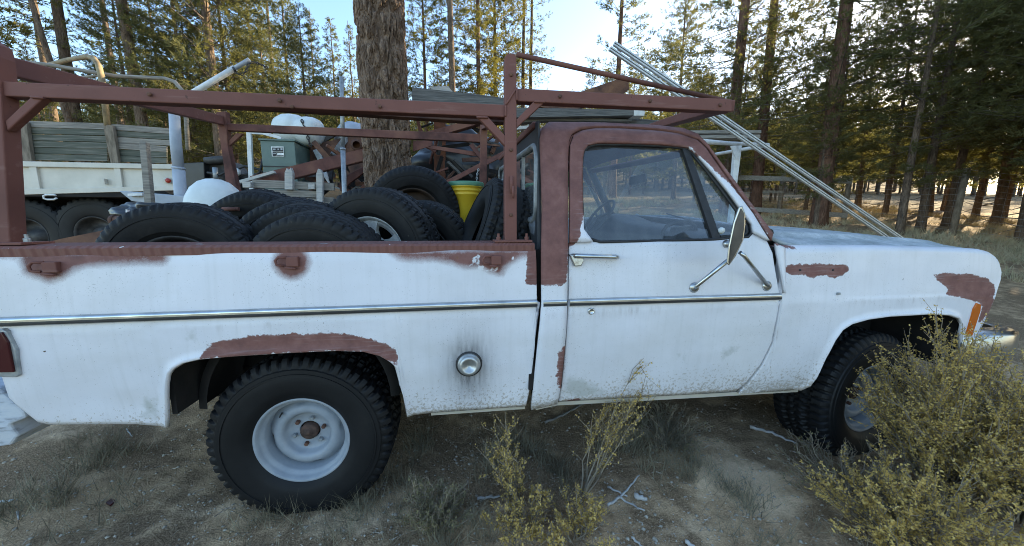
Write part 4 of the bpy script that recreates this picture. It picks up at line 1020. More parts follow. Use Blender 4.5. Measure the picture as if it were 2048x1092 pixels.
MAT['rust_dark'] = two_tone('dark_rusty_rim', (0.018, 0.013, 0.011), (0.06, 0.036, 0.025), 7, 0.8)
# ================================================================ LOAD IN THE BED
def rot_to(axis, spin=0.0):
    return Vector((0, -1, 0)).rotation_difference(Vector(axis).normalized()).to_matrix() @ Matrix.Rotation(spin, 3, 'Y')
TY_RIB = tyre_mesh(0.36, 0.20, 0.195, n=240, tread='rib', depth=0.010, bulge=0.016)
TY_MUD = tyre_mesh(0.36, 0.215, 0.195, n=216, tread='rib', depth=0.010, bulge=0.016)
TY_ST = tyre_mesh(0.36, 0.20, 0.195, n=240, tread='rib2', depth=0.010, bulge=0.016)
TY_WIDE = tyre_mesh(0.37, 0.275, 0.20, n=240, tread='rib', depth=0.009, bulge=0.012)
for t_ in (TY_RIB, TY_MUD, TY_ST, TY_WIDE): t_.materials.append(MAT['rubber_old'])
def steel_rim(mat, dish=0.05):
    return MB().lathe([(0.187, 0.16), (0.187, 0.02), (0.205, 0.0), (0.207, -0.008), (0.196, -0.006), (0.186, 0.012), (0.176, 0.03), (0.172, 0.075), (0.150, 0.075), (0.12, dish), (0.095, dish + 0.012), (0.085, dish + 0.045), (0.045, dish + 0.045), (0.042, dish + 0.06)], (0, 0, 0), n=40)
def alloy_rim():
    def f(i, t, r): return r
    mb = MB().lathe([(0.187, 0.16), (0.187, 0.02), (0.205, 0.0), (0.207, -0.008), (0.198, -0.008), (0.188, 0.006), (0.178, 0.02), (0.176, 0.05)], (0, 0, 0), n=40)
    mb.lathe([(0.085, 0.045), (0.080, 0.018), (0.055, 0.014), (0.03, 0.014), (0.028, 0.004), (0.0, 0.002)], (0, 0, 0), n=30)
    for i in range(5):
        a = R(72 * i + 20); ca, sa = math.cos(a), math.sin(a)
        p = lambda r, w, yy: (r * ca - w * sa, yy, r * sa + w * ca)
        mb.prism([p(0.06, -0.040, 0.018), p(0.06, 0.040, 0.018), p(0.12, 0.030, 0.022), p(0.178, 0.050, 0.022), p(0.178, -0.050, 0.022), p(0.12, -0.030, 0.022)], (0, 0.03, 0))
    mb.lathe([(0.178, 0.024), (0.150, 0.03), (0.150, 0.055), (0.178, 0.055)], (0, 0, 0), n=40)
    return mb
def loose_tyre(px, Y, axis, mesh, label, rim=None, scale=1.0, spin=0.0, center=None, cat='tyre'):
    c = P(px[0], px[1], Y) if center is None else np.array(center)
    M = Matrix.Translation(Vector(c)) @ rot_to(axis, spin).to_4x4() @ Matrix.Diagonal((scale, scale, scale, 1))
    low = float(c[2]) - 0.36 * scale
    t = thing('loose_tyre', label, cat, (c[0], c[1], low), 'tyres piled in the truck bed')
    o = bpy.data.objects.new('tyre_casing', mesh); link(o, t); o.matrix_basis = M
    if rim:
        mb = alloy_rim() if rim == 'alloy' else steel_rim(None)
        o = mb.build('rim', {'alloy': MAT['alum'], 'rust': MAT['rust_dark'], 'dark': MAT['iron']}[rim], t); o.matrix_basis = M @ Matrix.Translation((0, -0.088, 0))
    return t
loose_tyre((383, 541), 0.50, (0.12, -0.98, -0.12), TY_RIB, 'wide black tyre nearest the rear post, its steel rim just above the bed rail', 'dark', 0.95)
loose_tyre((532, 484), 1.20, (0.06, -0.95, -0.30), TY_RIB, 'black tyre at the back of the pile, right of the white plastic dome')
loose_tyre((628, 494), 1.52, (0.0, -0.95, -0.30), TY_ST, 'black tyre mostly hidden at the back below the grey wooden boards')
loose_tyre((602, 510), 0.92, (-0.06, -0.95, -0.28), TY_ST, 'black tyre in the middle of the pile behind two overlapping tyres')
loose_tyre((632, 530), 0.68, (-0.10, -0.94, -0.26), TY_MUD, 'black tyre sandwiched between two others just right of mid pile')
loose_tyre((652, 558), 0.46, (-0.12, -0.95, -0.22), TY_ST, 'low black tyre with chunky tread right behind the middle of the bed rail')
loose_tyre((760, 496), 0.72, (-0.30, -0.94, -0.12), TY_MUD, 'black tyre on a silver spoked alloy wheel', 'alloy')
loose_tyre((830, 424), 1.46, (0.05, -0.96, -0.22), TY_RIB, 'highest black tyre in front of the big pine trunk, with a rusty steel rim', 'rust')
loose_tyre((848, 500), 1.02, (-0.16, -0.95, -0.16), TY_ST, 'smooth black tyre between the alloy wheel and the yellow bucket', 'dark', 0.95)
loose_tyre((982, 484), 0.66, (-0.92, -0.14, 0.37), TY_WIDE, 'black tyre leaning on edge against the front rack post, tread towards the viewer')
# bucket
bc = P(931, 367, 1.52); bz = bc[2] - 0.37
bk = thing('plastic_bucket', 'yellow plastic bucket with a green lid standing among the tyres', 'bucket', (bc[0], bc[1], bz))
MB().lathe([(0.0, 0.0), (0.118, 0.0), (0.124, 0.01), (0.140, 0.265), (0.148, 0.27), (0.148, 0.278), (0.141, 0.282), (0.142, 0.296), (0.151, 0.30), (0.151, 0.308), (0.143, 0.312), (0.144, 0.328), (0.153, 0.332), (0.153, 0.34), (0.146, 0.345), (0.146, 0.36)], (bc[0], bc[1], bz), (0, 0, 1), 40).build('pail', MAT['yellow'], bk)
MB().lathe([(0.152, 0.338), (0.156, 0.345), (0.156, 0.372), (0.150, 0.376), (0.143, 0.372), (0.140, 0.362), (0.0, 0.362)], (bc[0], bc[1], bz), (0, 0, 1), 40).build('lid', MAT['lid_green'], bk)
# flat tyre under the bucket
loose_tyre(None, None, (0, 0, 1), TY_ST, 'black tyre lying flat under the yellow bucket', None, 0.95, center=(bc[0], bc[1], bz - 0.115))
loose_tyre(None, None, (0, 0, 1), TY_ST, 'black tyre lying flat at the bottom of the stack under the yellow bucket', None, 0.95, center=(bc[0] + 0.02, bc[1], bz - 0.33))
# rusty sheet, pipes, bag, dome
o = MB().prism_px([(58, 494), (120, 478), (200, 462), (262, 447), (272, 449), (262, 520), (60, 520)], 0.95, 0.012).build('steel_sheet', MAT['rust'], None)
tag(o, 'rusty steel sheet lying in the bed behind the rear rack post', 'sheet')
o = MB().tube([P(226, 441, 1.35), P(300, 440, 1.35)], 0.032, 14).tube([P(225, 441, 1.35), P(232, 441, 1.35)], 0.037, 14).build('steel_pipe', MAT['rust']); tag(o, 'short rusty pipe lying above the rusty sheet', 'pipe')
tr = thing('trailer_light', 'small red lamp on a white bracket beside the rusty pipe', 'lamp', P(266, 436, 1.3))
MB().lathe([(0.0, -0.03), (0.02, -0.025), (0.026, 0.0), (0.026, 0.03)], P(266, 432, 1.3), n=14).build('lens', MAT['red_dot'], tr)
MB().prism_px([(251, 419), (254, 419), (257, 434), (262, 436), (262, 440), (252, 438)], 1.3, 0.02).build('bracket', MAT['white_old'], tr)
def blob(name, c, size, mat, seed, n=26, lump=0.25):
    r_ = np.random.default_rng(seed); ph = r_.uniform(0, 6, 6); V = []; th = np.linspace(0, math.pi, n); q = np.linspace(0, 2 * math.pi, 2 * n, endpoint=False)
    grid = []
    for a in th:
        row = []
        for b in list(q) + [q[0]]:
            d = np.array((math.sin(a) * math.cos(b), math.sin(a) * math.sin(b), math.cos(a)))
            k = 1 + lump * (math.sin(3 * d[0] + ph[0] + 4 * d[2]) * math.sin(4 * d[1] + ph[1]) + 0.5 * math.sin(9 * d[2] + ph[2] + 5 * d[0]) * math.sin(8 * d[0] + ph[3]))
            row.append(np.array(c) + d * np.array(size) * k)
        grid.append(row)
    return MB().sheet(grid).build(name, mat, fix=False)
o = blob('rubbish_bag', P(300, 424, 1.55), (0.20, 0.14, 0.075), MAT['tarp'], 3); tag(o, 'black plastic bag slumped behind the rearmost tyre', 'bag')
for i, (x0, y0, x1, y1) in enumerate(((445, 418, 478, 418), (470, 424, 512, 424), (485, 431, 520, 431), (440, 437, 500, 436))):
    o = MB().tube([P(x0, y0, 0.98 + 0.05 * i), P(x1, y1, 0.98 + 0.05 * i)], 0.012, 10).build('steel_rod', MAT['rust_red'])
    tag(o, 'short rusty steel rod in the bundle between the rearmost tyres', 'rod', 'rods bundled among the tyres')
dc = P(433, 415, 1.66)
o = MB().lathe([(0.215, -0.10), (0.205, 0.0), (0.185, 0.08), (0.150, 0.15), (0.10, 0.20), (0.05, 0.222), (0.0, 0.228)], dc, (0.10, -0.15, 1), 36).build('plastic_dome', MAT['white_plastic'], None, solid=0.006)
tag(o, 'white plastic dome, an upturned tub, between the rearmost tyres and the crane post', 'tub')

# ================================================================ CARGO TRUCK BEHIND
YC = 4.7
ct = thing('cargo_truck', 'big old cargo truck behind, cream steel bed with faded green stake boards', 'truck', (P(100, 400, YC)[0], YC + 1.0, float(terrain(-5, YC))))
bedp = bpy.data.objects.new('cargo_bed', None); link(bedp, ct)
CR = MAT['cream']
MB().prism_px([(-300, 309), (38, 326), (372, 334), (374, 376), (42, 383), (-300, 389)], YC + 0.03, 0.03).build('side_panel', CR, bedp)
MB().prism_px([(-300, 311), (38, 322), (345, 328.5), (372, 329), (372, 338), (345, 338), (38, 333), (-300, 324)], YC - 0.02, 0.08).build('top_flange', CR, bedp, bevel=0.006)
MB().prism_px([(-300, 386), (42, 378), (374, 371), (375, 380), (42, 389.5), (-300, 402)], YC - 0.02, 0.10).build('bottom_flange', CR, bedp, bevel=0.006)
for q in ([(57, 333), (72, 334), (80, 378), (64, 379)], [(227, 336), (240, 336.5), (245, 374), (233, 375)], [(372, 329), (376, 330), (377, 380), (371, 380)], [(-120, 328), (-100, 328), (-95, 383), (-116, 384)]):
    MB().prism_px(q, YC - 0.005, 0.04).build('rib', CR, bedp, bevel=0.004)
hk = [P(x, y, YC - 0.05) for x, y in ((112, 391), (108, 389.5), (92, 389.5), (87, 392), (88, 397), (94, 399), (108, 399), (113, 396))]
MB().tube(hk, 0.013, 8).build('tie_ring', MAT['white_old'], bedp)
MB().box(P(210, 363, YC), (0.03, 0.05, 0.08)).build('latch', CR, bedp, bevel=0.004)
rf = MB().lathe([(0.045, 0.0), (0.045, -0.02), (0.03, -0.025)], P(335, 361, YC), n=18).build('reflector_ring', CR, bedp)
MB().lathe([(0.034, -0.01), (0.034, -0.03), (0.0, -0.035)], P(338.5, 361.5, YC), n=18).build('reflector', MAT['red_dot'], rf)
stk = bpy.data.objects.new('stake_side', None); link(stk, ct)
for k_ in range(6):
    yl, yr = 234 + 13.8 * k_, 257 + 11.8 * k_
    def yy(x, o): return np.interp(x, [55, 340], [yl, yr]) + o * np.interp(x, [55, 340], [12.9, 11.0])
    j = [rng.uniform(-1, 1) for _ in range(4)]
    for xa, xb in ((-200, 214), (222, 341 - (8 if k_ > 2 else 0))):
        MB().prism_px([(xa, yy(xa, 0) + j[0] * 0.6), (xb, yy(xb, 0) + j[1] * 0.6), (xb, yy(xb, 1) + j[2] * 0.6), (xa, yy(xa, 1) + j[3] * 0.6)], YC + 0.06 + 0.01 * j[0], 0.025).build('slat', MAT['wood_green'] if k_ not in (0,) and not (xa > 200 and k_ in (2, 3)) else MAT['wood_grey'], stk, bevel=0.003)
MB().prism_px([(205, 248), (225, 251), (237, 326), (221, 326)], YC + 0.0, 0.05).build('stake', MAT['wood_post'], stk, bevel=0.004)
MB().prism_px([(36, 240), (52, 243), (63, 322), (46, 322)], YC + 0.0, 0.05).build('stake', MAT['wood_post'], stk, bevel=0.004)
tan = two_tone('tan_bow_wood', (0.16, 0.12, 0.07), (0.34, 0.26, 0.14), 9, 0.8)
MB().tube([P(215, 252, YC + 0.03), P(208, 190, YC + 0.03), P(202, 150, YC + 0.04), P(197, 130, YC + 0.10), P(188, 117, YC + 0.22), P(176, 113, YC + 0.45), P(135, 120, YC + 1.2), P(92, 131, YC + 2.2)], 0.036, 8).build('bow', tan, ct)
MB().tube([P(18, 121, YC + 0.25), P(100, 130, YC + 0.25), P(200, 147, YC + 0.2), P(230, 152, YC + 0.2), P(330, 157, YC + 0.2), P(350, 164, YC + 0.1), P(364, 180, YC + 0.05), P(372, 230, YC + 0.05), P(376, 300, YC + 0.05)], 0.028, 8).build('bow', MAT['wood_grey'], ct)
MB().tube([P(150, 156, YC + 1.6), P(198, 151, YC + 1.0)], 0.02, 8).build('bow_strut', MAT['wood_grey'], ct)
xc0, xc1 = P(-250, 400, YC)[0], P(368, 400, YC)[0]
zfl = P(100, 386, YC)[2]
MB().box(((xc0 + xc1) / 2, YC + 1.1, zfl - 0.02), (xc1 - xc0, 2.2, 0.06)).build('cargo_floor', MAT['dark_under'], ct)
for yq in (YC + 0.75, YC + 1.5): MB().box(((xc0 + xc1) / 2 - 0.3, yq, zfl - 0.18), (xc1 - xc0, 0.09, 0.26)).build('chassis_rail', MAT['dark_under'], ct)
MB().box(((xc0 + xc1) / 2, YC + 2.25, zfl + 0.3), (xc1 - xc0, 0.05, 0.6)).build('far_panel', CR, ct)
MB().prism_px([(330, 383), (345, 376), (372, 378), (372, 384), (345, 390)], YC + 0.3, 0.3).build('rear_step', MAT['wood_grey'], ct)
TY_BIG = tyre_mesh(0.58, 0.27, 0.27, n=168, tread='mud', depth=0.022, bulge=0.02); TY_BIG.materials.append(MAT['rubber'])
for x_, y_ in ((208, 0.0), (75, 0.0), (-70, 0.0)):
    for dY in (0.18, 1.9):
        c = P(x_, 480, YC + 0.3); c = np.array((c[0], YC + dY + 0.13, float(terrain(c[0], YC + dY)) + 0.56))
        w = bpy.data.objects.new('truck_wheel', None); link(w, ct)
        o = bpy.data.objects.new('tyre', TY_BIG); link(o, w); o.matrix_basis = Matrix.Translation(Vector(c))
        MB().lathe([(0.265, 0.1), (0.265, -0.10), (0.285, -0.135), (0.275, -0.14), (0.255, -0.11), (0.245, 0.0), (0.12, 0.02), (0.1, -0.06), (0.0, -0.06)], c, n=36).build('rim', MAT['iron'], w)
MB().box((P(150, 460, YC)[0], YC + 1.1, 0.95), (1.6, 0.12, 0.12)).build('truck_axle', MAT['dark_under'], ct)

# ================================================================ CRANE, PLANK, POLE
cr = thing('davit_crane', 'blue-grey swivel crane post with a raised white boom and a hanging chain', 'crane', (P(355, 400, 3.0)[0], 3.0, float(terrain(-2, 3.0))))
pb = P(362, 398, 3.0); pt = P(347, 196, 3.0)
MB().tube([(pb[0] + 0.02, 3.0, 0.1), pb, P(357, 335, 3.0)], 0.056, 20).tube([P(357, 336, 3.0), P(352, 290, 3.0), pt], [0.050, 0.050, 0.045], 20).tube([P(357, 338, 3.0), P(357, 334, 3.0)], 0.060, 20).build('crane_post', MAT['bluegrey'], cr)
boom = MB().tube([P(335, 216, 3.0), P(470, 136, 3.0)], 0.030, 16).build('boom', MAT['white_old'], cr)
MB().tube([P(462, 141, 3.0), P(499, 119, 3.0)], 0.022, 16).build('boom_extension', MAT['bluegrey'], boom)
MB().tube([P(466, 135, 2.96), P(471, 142, 2.94)], 0.012, 8).build('boom_pin', MAT['iron'], boom)
def chain(pts, name, parent, r=0.0055, ll=0.036, mat=None):
    pts = [np.array(p, float) for p in pts]; seg = []; 
    for a, b in zip(pts[:-1], pts[1:]):
        L_ = np.linalg.norm(b - a); k_ = max(1, int(L_ / (ll * 0.75)))
        for i_ in range(k_): seg.append((a + (b - a) * (i_ + 0.5) / k_, (b - a) / L_))
    mb = MB()
    for i_, (c, d) in enumerate(seg):
        u = np.cross(d, (0, 1, 0.3)); u /= np.linalg.norm(u); v = np.cross(d, u)
        if i_ % 2: u = v
        lp_ = [c + d * (ll / 2) * math.cos(t) + u * (ll * 0.30) * math.sin(t) for t in np.linspace(0, 2 * math.pi, 9)]
        mb.tube(lp_, r, 5, cap=False)
    return mb.build(name, mat or MAT['iron'], parent)
chain([P(468, 141, 2.95), P(474, 147, 2.95), P(482, 150, 2.95), P(492, 143, 2.95), P(497, 128, 2.95), P(508, 124, 3.0), P(522, 129, 3.1), P(535, 136, 3.2)], 'chain', boom)
MB().prism_px([(236, 381), (300, 386), (398, 394), (400, 410), (300, 408), (262, 402)], 2.85, 0.16).build('crane_arm', MAT['bluegrey'], cr, bevel=0.01)
MB().prism_px([(255, 387), (284, 386), (284, 391), (255, 392)], 2.80, 0.05).build('arm_block', MAT['white_old'], cr)
MB().prism_px([(372, 394), (408, 378), (412, 382), (378, 400)], 2.7, 0.03).build('arm_brace', MAT['wood_pale'], cr)
o = MB().prism_px([(278, 284), (291, 284), (326, 655), (309, 655)], 2.45, 0.05).build('wooden_plank', MAT['wood_grey'], None, bevel=0.004); tag(o, 'narrow grey weathered plank standing in front of the cream truck bed', 'plank')
gp_ = thing('metal_pole', 'upright galvanised steel pole beside the big pine trunk', 'pole', (P(690, 420, 2.35)[0], 2.35, float(terrain(-1, 2.35))))
MB().tube([P(683, 154, 2.35), P(686, 300, 2.35)], 0.020, 14).tube([P(686, 300, 2.35), P(690, 412, 2.35), P(699, 690, 2.35)], 0.024, 14).build('pipe', MAT['galv'], gp_)
MB().tube([P(686, 296, 2.35), P(686, 300, 2.35)], 0.027, 14).build('collar', MAT['galv'], gp_)

# ================================================================ TRAILER WITH JUNK
ZD = P(600, 410, 2.55)[2]
xt0, xt1 = P(376, 410, 2.55)[0], P(1005, 410, 2.55)[0]
tl_ = thing('flatbed_trailer', 'low flatbed trailer loaded with scrap behind the pickup', 'trailer', ((xt0 + xt1) / 2, 3.6, float(terrain(-1, 3.6))))
npl = 9
for i_ in range(npl):
    MB().box(((xt0 + xt1) / 2, 2.68 + i_ * 0.235, ZD - 0.025), (xt1 - xt0, 0.225, 0.045)).build('plank', MAT['wood_grey'], tl_)
MB().box(((xt0 + xt1) / 2, 2.60, ZD - 0.06), (xt1 - xt0, 0.06, 0.12)).build('side_beam', MAT['wood_grey'], tl_)
MB().box(((xt0 + xt1) / 2, 3.7, ZD - 0.16), (xt1 - xt0, 0.12, 0.16)).build('main_beam', MAT['rust'], tl_)
for xq in (xt0 + 0.8, xt1 - 0.8):
    for yq in (2.85, 4.55):
        c = (xq, yq, float(terrain(xq, yq)) + 0.40)
        MB().lathe([(0.18, 0.08), (0.2, -0.09), (0.36, -0.10), (0.4, -0.06), (0.4, 0.06), (0.36, 0.10), (0.2, 0.09)], c, n=32).build('trailer_wheel', MAT['rubber'], tl_)
    MB().bar((xq, 2.85, float(terrain(xq, 3.6)) + 0.4), (xq, 4.55, float(terrain(xq, 3.6)) + 0.5), 0.08, 0.08).box((xq, 3.7, ZD - 0.5), (0.1, 0.9, 0.6)).build('trailer_axle', MAT['rust'], tl_)
# cabinet
cb = thing('electrical_cabinet', 'green steel cabinet with a printed plate standing among the scrap', 'cabinet', (P(556, 420, 3.5)[0], 3.7, ZD))
ca, cbp = P(520, 281, 3.45), P(589, 286, 3.45)
wz = ca[2]
MB().box(((ca[0] + cbp[0]) / 2, 3.45 + 0.24, (wz + ZD) / 2), (cbp[0] - ca[0], 0.48, wz - ZD)).build('body', MAT['green_metal'], cb, bevel=0.008)
MB().box(((ca[0] + cbp[0]) / 2, 3.45 + 0.24, wz + 0.012), (cbp[0] - ca[0] + 0.03, 0.51, 0.022)).build('lid', MAT['green_metal'], cb, bevel=0.004)
zs = P(555, 333, 3.45)[2]
MB().box(((ca[0] + cbp[0]) / 2, 3.444, zs), (cbp[0] - ca[0] - 0.01, 0.012, 0.010)).build('seam', MAT['iron'], cb)
pa = MB().prism_px([(542, 293), (567, 293), (568, 313), (544, 313)], 3.440, 0.008).build('name_plate', MAT['alum'], cb)
for q in ([(544, 295), (566, 295), (566, 303), (545, 303)], [(545, 304), (553, 304), (553, 312), (545, 312)], [(554, 304), (566.5, 304), (566.5, 305.5), (554, 305.5)], [(554, 310.5), (567, 310.5), (567, 312), (554, 312)]):
    MB().prism_px(q, 3.437, 0.002).build('plate_print', MAT['black'], pa)
for q in ([(546, 297), (551, 297), (551, 300), (546, 300)], [(555, 297), (558, 297), (558, 300), (555, 300)], [(561, 296.5), (565, 296.5), (565, 300), (561, 300)], [(546, 306), (552, 306), (552, 307.5), (546, 307.5)]):
    MB().prism_px(q, 3.435, 0.001).build('plate_print', MAT['galv'], pa)
# white timber frame
wf = thing('white_goalpost', 'thin white painted frame of two bars left of the green cabinet', 'frame', (P(500, 360, 3.6)[0], 3.6, ZD))
MB().prism_px([(492, 263), (501, 263), (508, 420), (500, 420)], 3.55, 0.04).build('upright', MAT['white_old'], wf, bevel=0.003)
MB().prism_px([(492, 262), (530, 263), (562, 274), (562, 279), (525, 269), (492, 267)], 3.56, 0.03).build('crossbar', MAT['white_old'], wf, bevel=0.003)
# engine
en = thing('scrap_engine', 'dark greasy engine with its black radiator standing behind the rear rack post', 'engine', (P(440, 400, 3.9)[0], 3.9, ZD))
MB().prism_px([(366, 326), (408, 324), (410, 372), (368, 374)], 3.75, 0.10).build('radiator', MAT['tarp'], en, bevel=0.01)
MB().prism_px([(411, 324), (450, 318), (470, 345), (480, 380), (490, 415), (411, 415)], 3.85, 0.40).build('engine_block', MAT['iron'], en, bevel=0.03)
MB().tube([P(412, 322, 3.8), P(455, 318, 3.8)], 0.05, 12).build('rocker_cover', MAT['iron'], en)
MB().tube([P(430, 335, 3.75), P(432, 362, 3.75)], 0.03, 10).build('alternator', MAT['galv'], en)
for q in ([(470, 340), (490, 332), (515, 338), (540, 352)], [(468, 355), (495, 348), (520, 356), (548, 350)], [(505, 352), (520, 345), (528, 310)], [(415, 345), (440, 350), (460, 340), (475, 352)]):
    MB().tube([P(a_, b_, 3.75) for a_, b_ in q], 0.016, 8).build('hose', MAT['black'], en)
MB().lathe([(0.03, -0.03), (0.055, -0.02), (0.055, 0.02), (0.03, 0.03)], P(471, 344, 3.72), n=20).build('pulley', MAT['white_old'], en)
MB().prism_px([(470, 352), (505, 345), (545, 360), (550, 420), (480, 420)], 3.95, 0.3).build('gearbox', MAT['iron'], en, bevel=0.03)
MB().tube([P(370, 376, 3.7), P(440, 372, 3.7)], 0.03, 10).build('exhaust_pipe', MAT['iron'], en)
# white drum mixer and dome
mx = thing('mixer_drum', 'white drum of a cement mixer with a chain over it, above the green cabinet', 'drum', P(595, 290, 3.9))
mxc = P(600, 261, 3.9); axm = np.array((0.93, -0.28, -0.12))
MB().lathe([(0.0, -0.34), (0.10, -0.335), (0.16, -0.30), (0.195, -0.22), (0.205, -0.12), (0.200, -0.03), (0.185, -0.01), (0.165, 0.03), (0.178, 0.05), (0.188, 0.12), (0.186, 0.2), (0.165, 0.27), (0.12, 0.30), (0.0, 0.305)], mxc, axm, 36).build('shell', MAT['white_plastic'], mx)
MB().bar(P(585, 285, 3.9), P(560, 340, 3.95), 0.05, 0.05).bar(P(620, 285, 3.9), P(640, 340, 3.95), 0.05, 0.05).bar(P(575, 300, 3.95), P(585, 420, 3.95), 0.06, 0.06).build('stand', MAT['rust'], mx)
chain([P(603, 239, 3.68), P(608, 252, 3.66), P(613, 262, 3.66), P(617, 280, 3.68), P(622, 293, 3.70)], 'chain', mx, 0.008, 0.05)
dm = MB().lathe([(0.0, 0.27), (0.12, 0.255), (0.21, 0.19), (0.265, 0.09), (0.275, 0.0), (0.25, -0.06)], P(708, 283, 4.2), (0.15, 0, 1), 36).build('tank_dome', MAT['bluegrey'], None, solid=0.01); tag(dm, 'rounded pale tank top between the steel pole and the pine trunk', 'tank')
# scrap machine behind the beam
sm_ = thing('rusty_loader', 'heap of rusty machine plates and arms between the cabinet and the pine trunk', 'scrap machine', (P(670, 400, 3.9)[0], 3.9, ZD))
for nm, q, Y, t, mt in (('plate', [(593, 299), (640, 286), (735, 262), (740, 288), (650, 325), (604, 332)], 3.9, 0.05, 'rust'), ('plate', [(604, 332), (650, 325), (668, 372), (610, 420)], 4.0, 0.05, 'dark_under'), ('plate', [(668, 300), (740, 284), (742, 420), (690, 420)], 4.1, 0.05, 'dark_under'),
                        ('arm', [(625, 300), (637, 297), (652, 330), (640, 332)], 3.8, 0.08, 'galv'), ('arm', [(655, 292), (668, 290), (690, 322), (676, 326)], 3.8, 0.08, 'rust'), ('plate', [(695, 332), (735, 318), (735, 342), (702, 350)], 3.5, 0.04, 'rust'),
                        ('arm', [(676, 372), (690, 352), (735, 328), (735, 340), (700, 366), (684, 385)], 3.4, 0.06, 'rust_red'), ('plate', [(700, 392), (735, 362), (740, 395), (705, 408)], 3.3, 0.06, 'rust_red'), ('arm', [(642, 345), (652, 340), (660, 372), (652, 360)], 3.3, 0.03, 'white_old')):
    MB().prism_px(q, Y, t).build(nm, MAT[mt], sm_, bevel=0.006)
MB().lathe([(0.05, -0.08), (0.08, -0.07), (0.08, 0.05), (0.04, 0.06)], P(716, 292, 3.85), n=20).build('bearing', MAT['rust'], sm_)
q_ = np.random.default_rng(41)
for i_ in range(34):
    x0, y0 = q_.uniform(592, 735), q_.uniform(285, 400); an = q_.choice([-0.35, -0.25, 0.9, 1.3, 2.2, 0.1]) + q_.normal(0, 0.15); l_ = q_.uniform(18, 70)
    Y_ = q_.uniform(3.35, 4.4)
    MB().bar(P(x0, y0, Y_), P(x0 + l_ * math.cos(an), y0 - l_ * math.sin(an) * 0.7, Y_ + q_.uniform(-0.2, 0.2)), q_.uniform(0.015, 0.05), q_.uniform(0.02, 0.09)).build('bar', MAT[('rust', 'dark_under', 'rust_red', 'iron', 'rust', 'galv')[i_ % 6]], sm_)
sp_ = thing('scrap_pile', 'tangle of dark rusty bars piled right of the pine trunk under the rack', 'scrap pile', (P(920, 410, 3.6)[0], 3.6, ZD))
for i_ in range(30):
    x0, y0 = q_.uniform(832, 985), q_.uniform(255, 395); an = q_.choice([-0.3, 0.4, 0.9, 1.4, 2.3, 0.05]) + q_.normal(0, 0.15); l_ = q_.uniform(20, 75); Y_ = q_.uniform(3.2, 3.62)
    x1 = min(1000, x0 + l_ * math.cos(an))
    MB().bar(P(x0, y0, Y_), P(x1, y0 - l_ * math.sin(an) * 0.7, Y_ + q_.uniform(-0.1, 0.1)), q_.uniform(0.015, 0.05), q_.uniform(0.015, 0.06)).build('bar', MAT[('dark_under', 'rust', 'iron', 'dark_under', 'rust_red', 'wood_dark')[i_ % 6]], sp_)
# beams and boards
def angle_beam(a, b, h, Y0, Y1, name, label, mat, fl=0.09):
    pa_, pb_ = P(a[0], a[1], Y0), P(b[0], b[1], Y1)
    mb = MB().bar(pa_, pb_, 0.012, h)
    d = (pb_ - pa_); off = np.array((0, fl / 2, h / 2))
    mb.bar(pa_ + off, pb_ + off, fl, 0.012)
    off = np.array((0, fl / 2, -h / 2)); mb.bar(pa_ + off, pb_ + off, fl, 0.012)
    o = mb.build(name, mat); return tag(o, label, 'steel beam')
angle_beam((505, 364), (748, 304), 0.13, 2.92, 3.05, 'steel_beam', 'long rusty steel channel sloping up behind the tyres towards the pine trunk', MAT['rust_red'])
o = MB().prism_px([(472, 362), (546, 341), (549, 346), (475, 368)], 2.85, 0.05).build('white_board', MAT['wood_pale'], None, bevel=0.003); tag(o, 'pale board lying slanted along the rusty steel channel', 'board')
wr = thing('wooden_hurdle', 'weathered pale wooden hurdle with two pointed stakes behind the tyres', 'hurdle', (P(590, 410, 2.7)[0], 2.7, ZD))
for q in ([(504, 359), (668, 366), (668, 381), (504, 375)], [(520, 378), (642, 382), (642, 398), (520, 393)], [(560, 393), (667, 395), (667, 408), (560, 406)]):
    MB().prism_px(q, 2.66, 0.035).build('board', MAT['wood_grey'], wr, bevel=0.003)
for q in ([(569, 345), (573, 336), (577, 341), (581, 335), (585, 345), (585, 379), (569, 379)], [(632, 348), (636, 337), (641, 339), (645, 348), (645, 410), (633, 410)]):
    MB().prism_px(q, 2.61, 0.05).build('stake', MAT['wood_pale'], wr, bevel=0.003)
for q in ([(484, 363), (501, 363), (501, 375), (485, 375)], [(616, 367), (629, 367), (629, 378), (616, 378)]):
    MB().prism_px(q, 2.60, 0.06).build('block', MAT['wood_pale'], wr, bevel=0.003)
cl = thing('steel_column', 'rusty flat steel column with a pale scraped patch right of the pine trunk', 'column', (P(880, 400, 3.6)[0], 3.6, ZD))
MB().prism_px([(868, 238), (891, 238), (891, 420), (868, 420)], 3.55, 0.08).build('plate', two_tone('orange_rust', (0.10, 0.04, 0.025), (0.22, 0.085, 0.045), 6, 0.85), cl, bevel=0.004)
MB().prism_px([(873, 312), (885, 310), (887, 330), (882, 338), (874, 334)], 3.545, 0.006).build('scrape', MAT['rust'], cl)
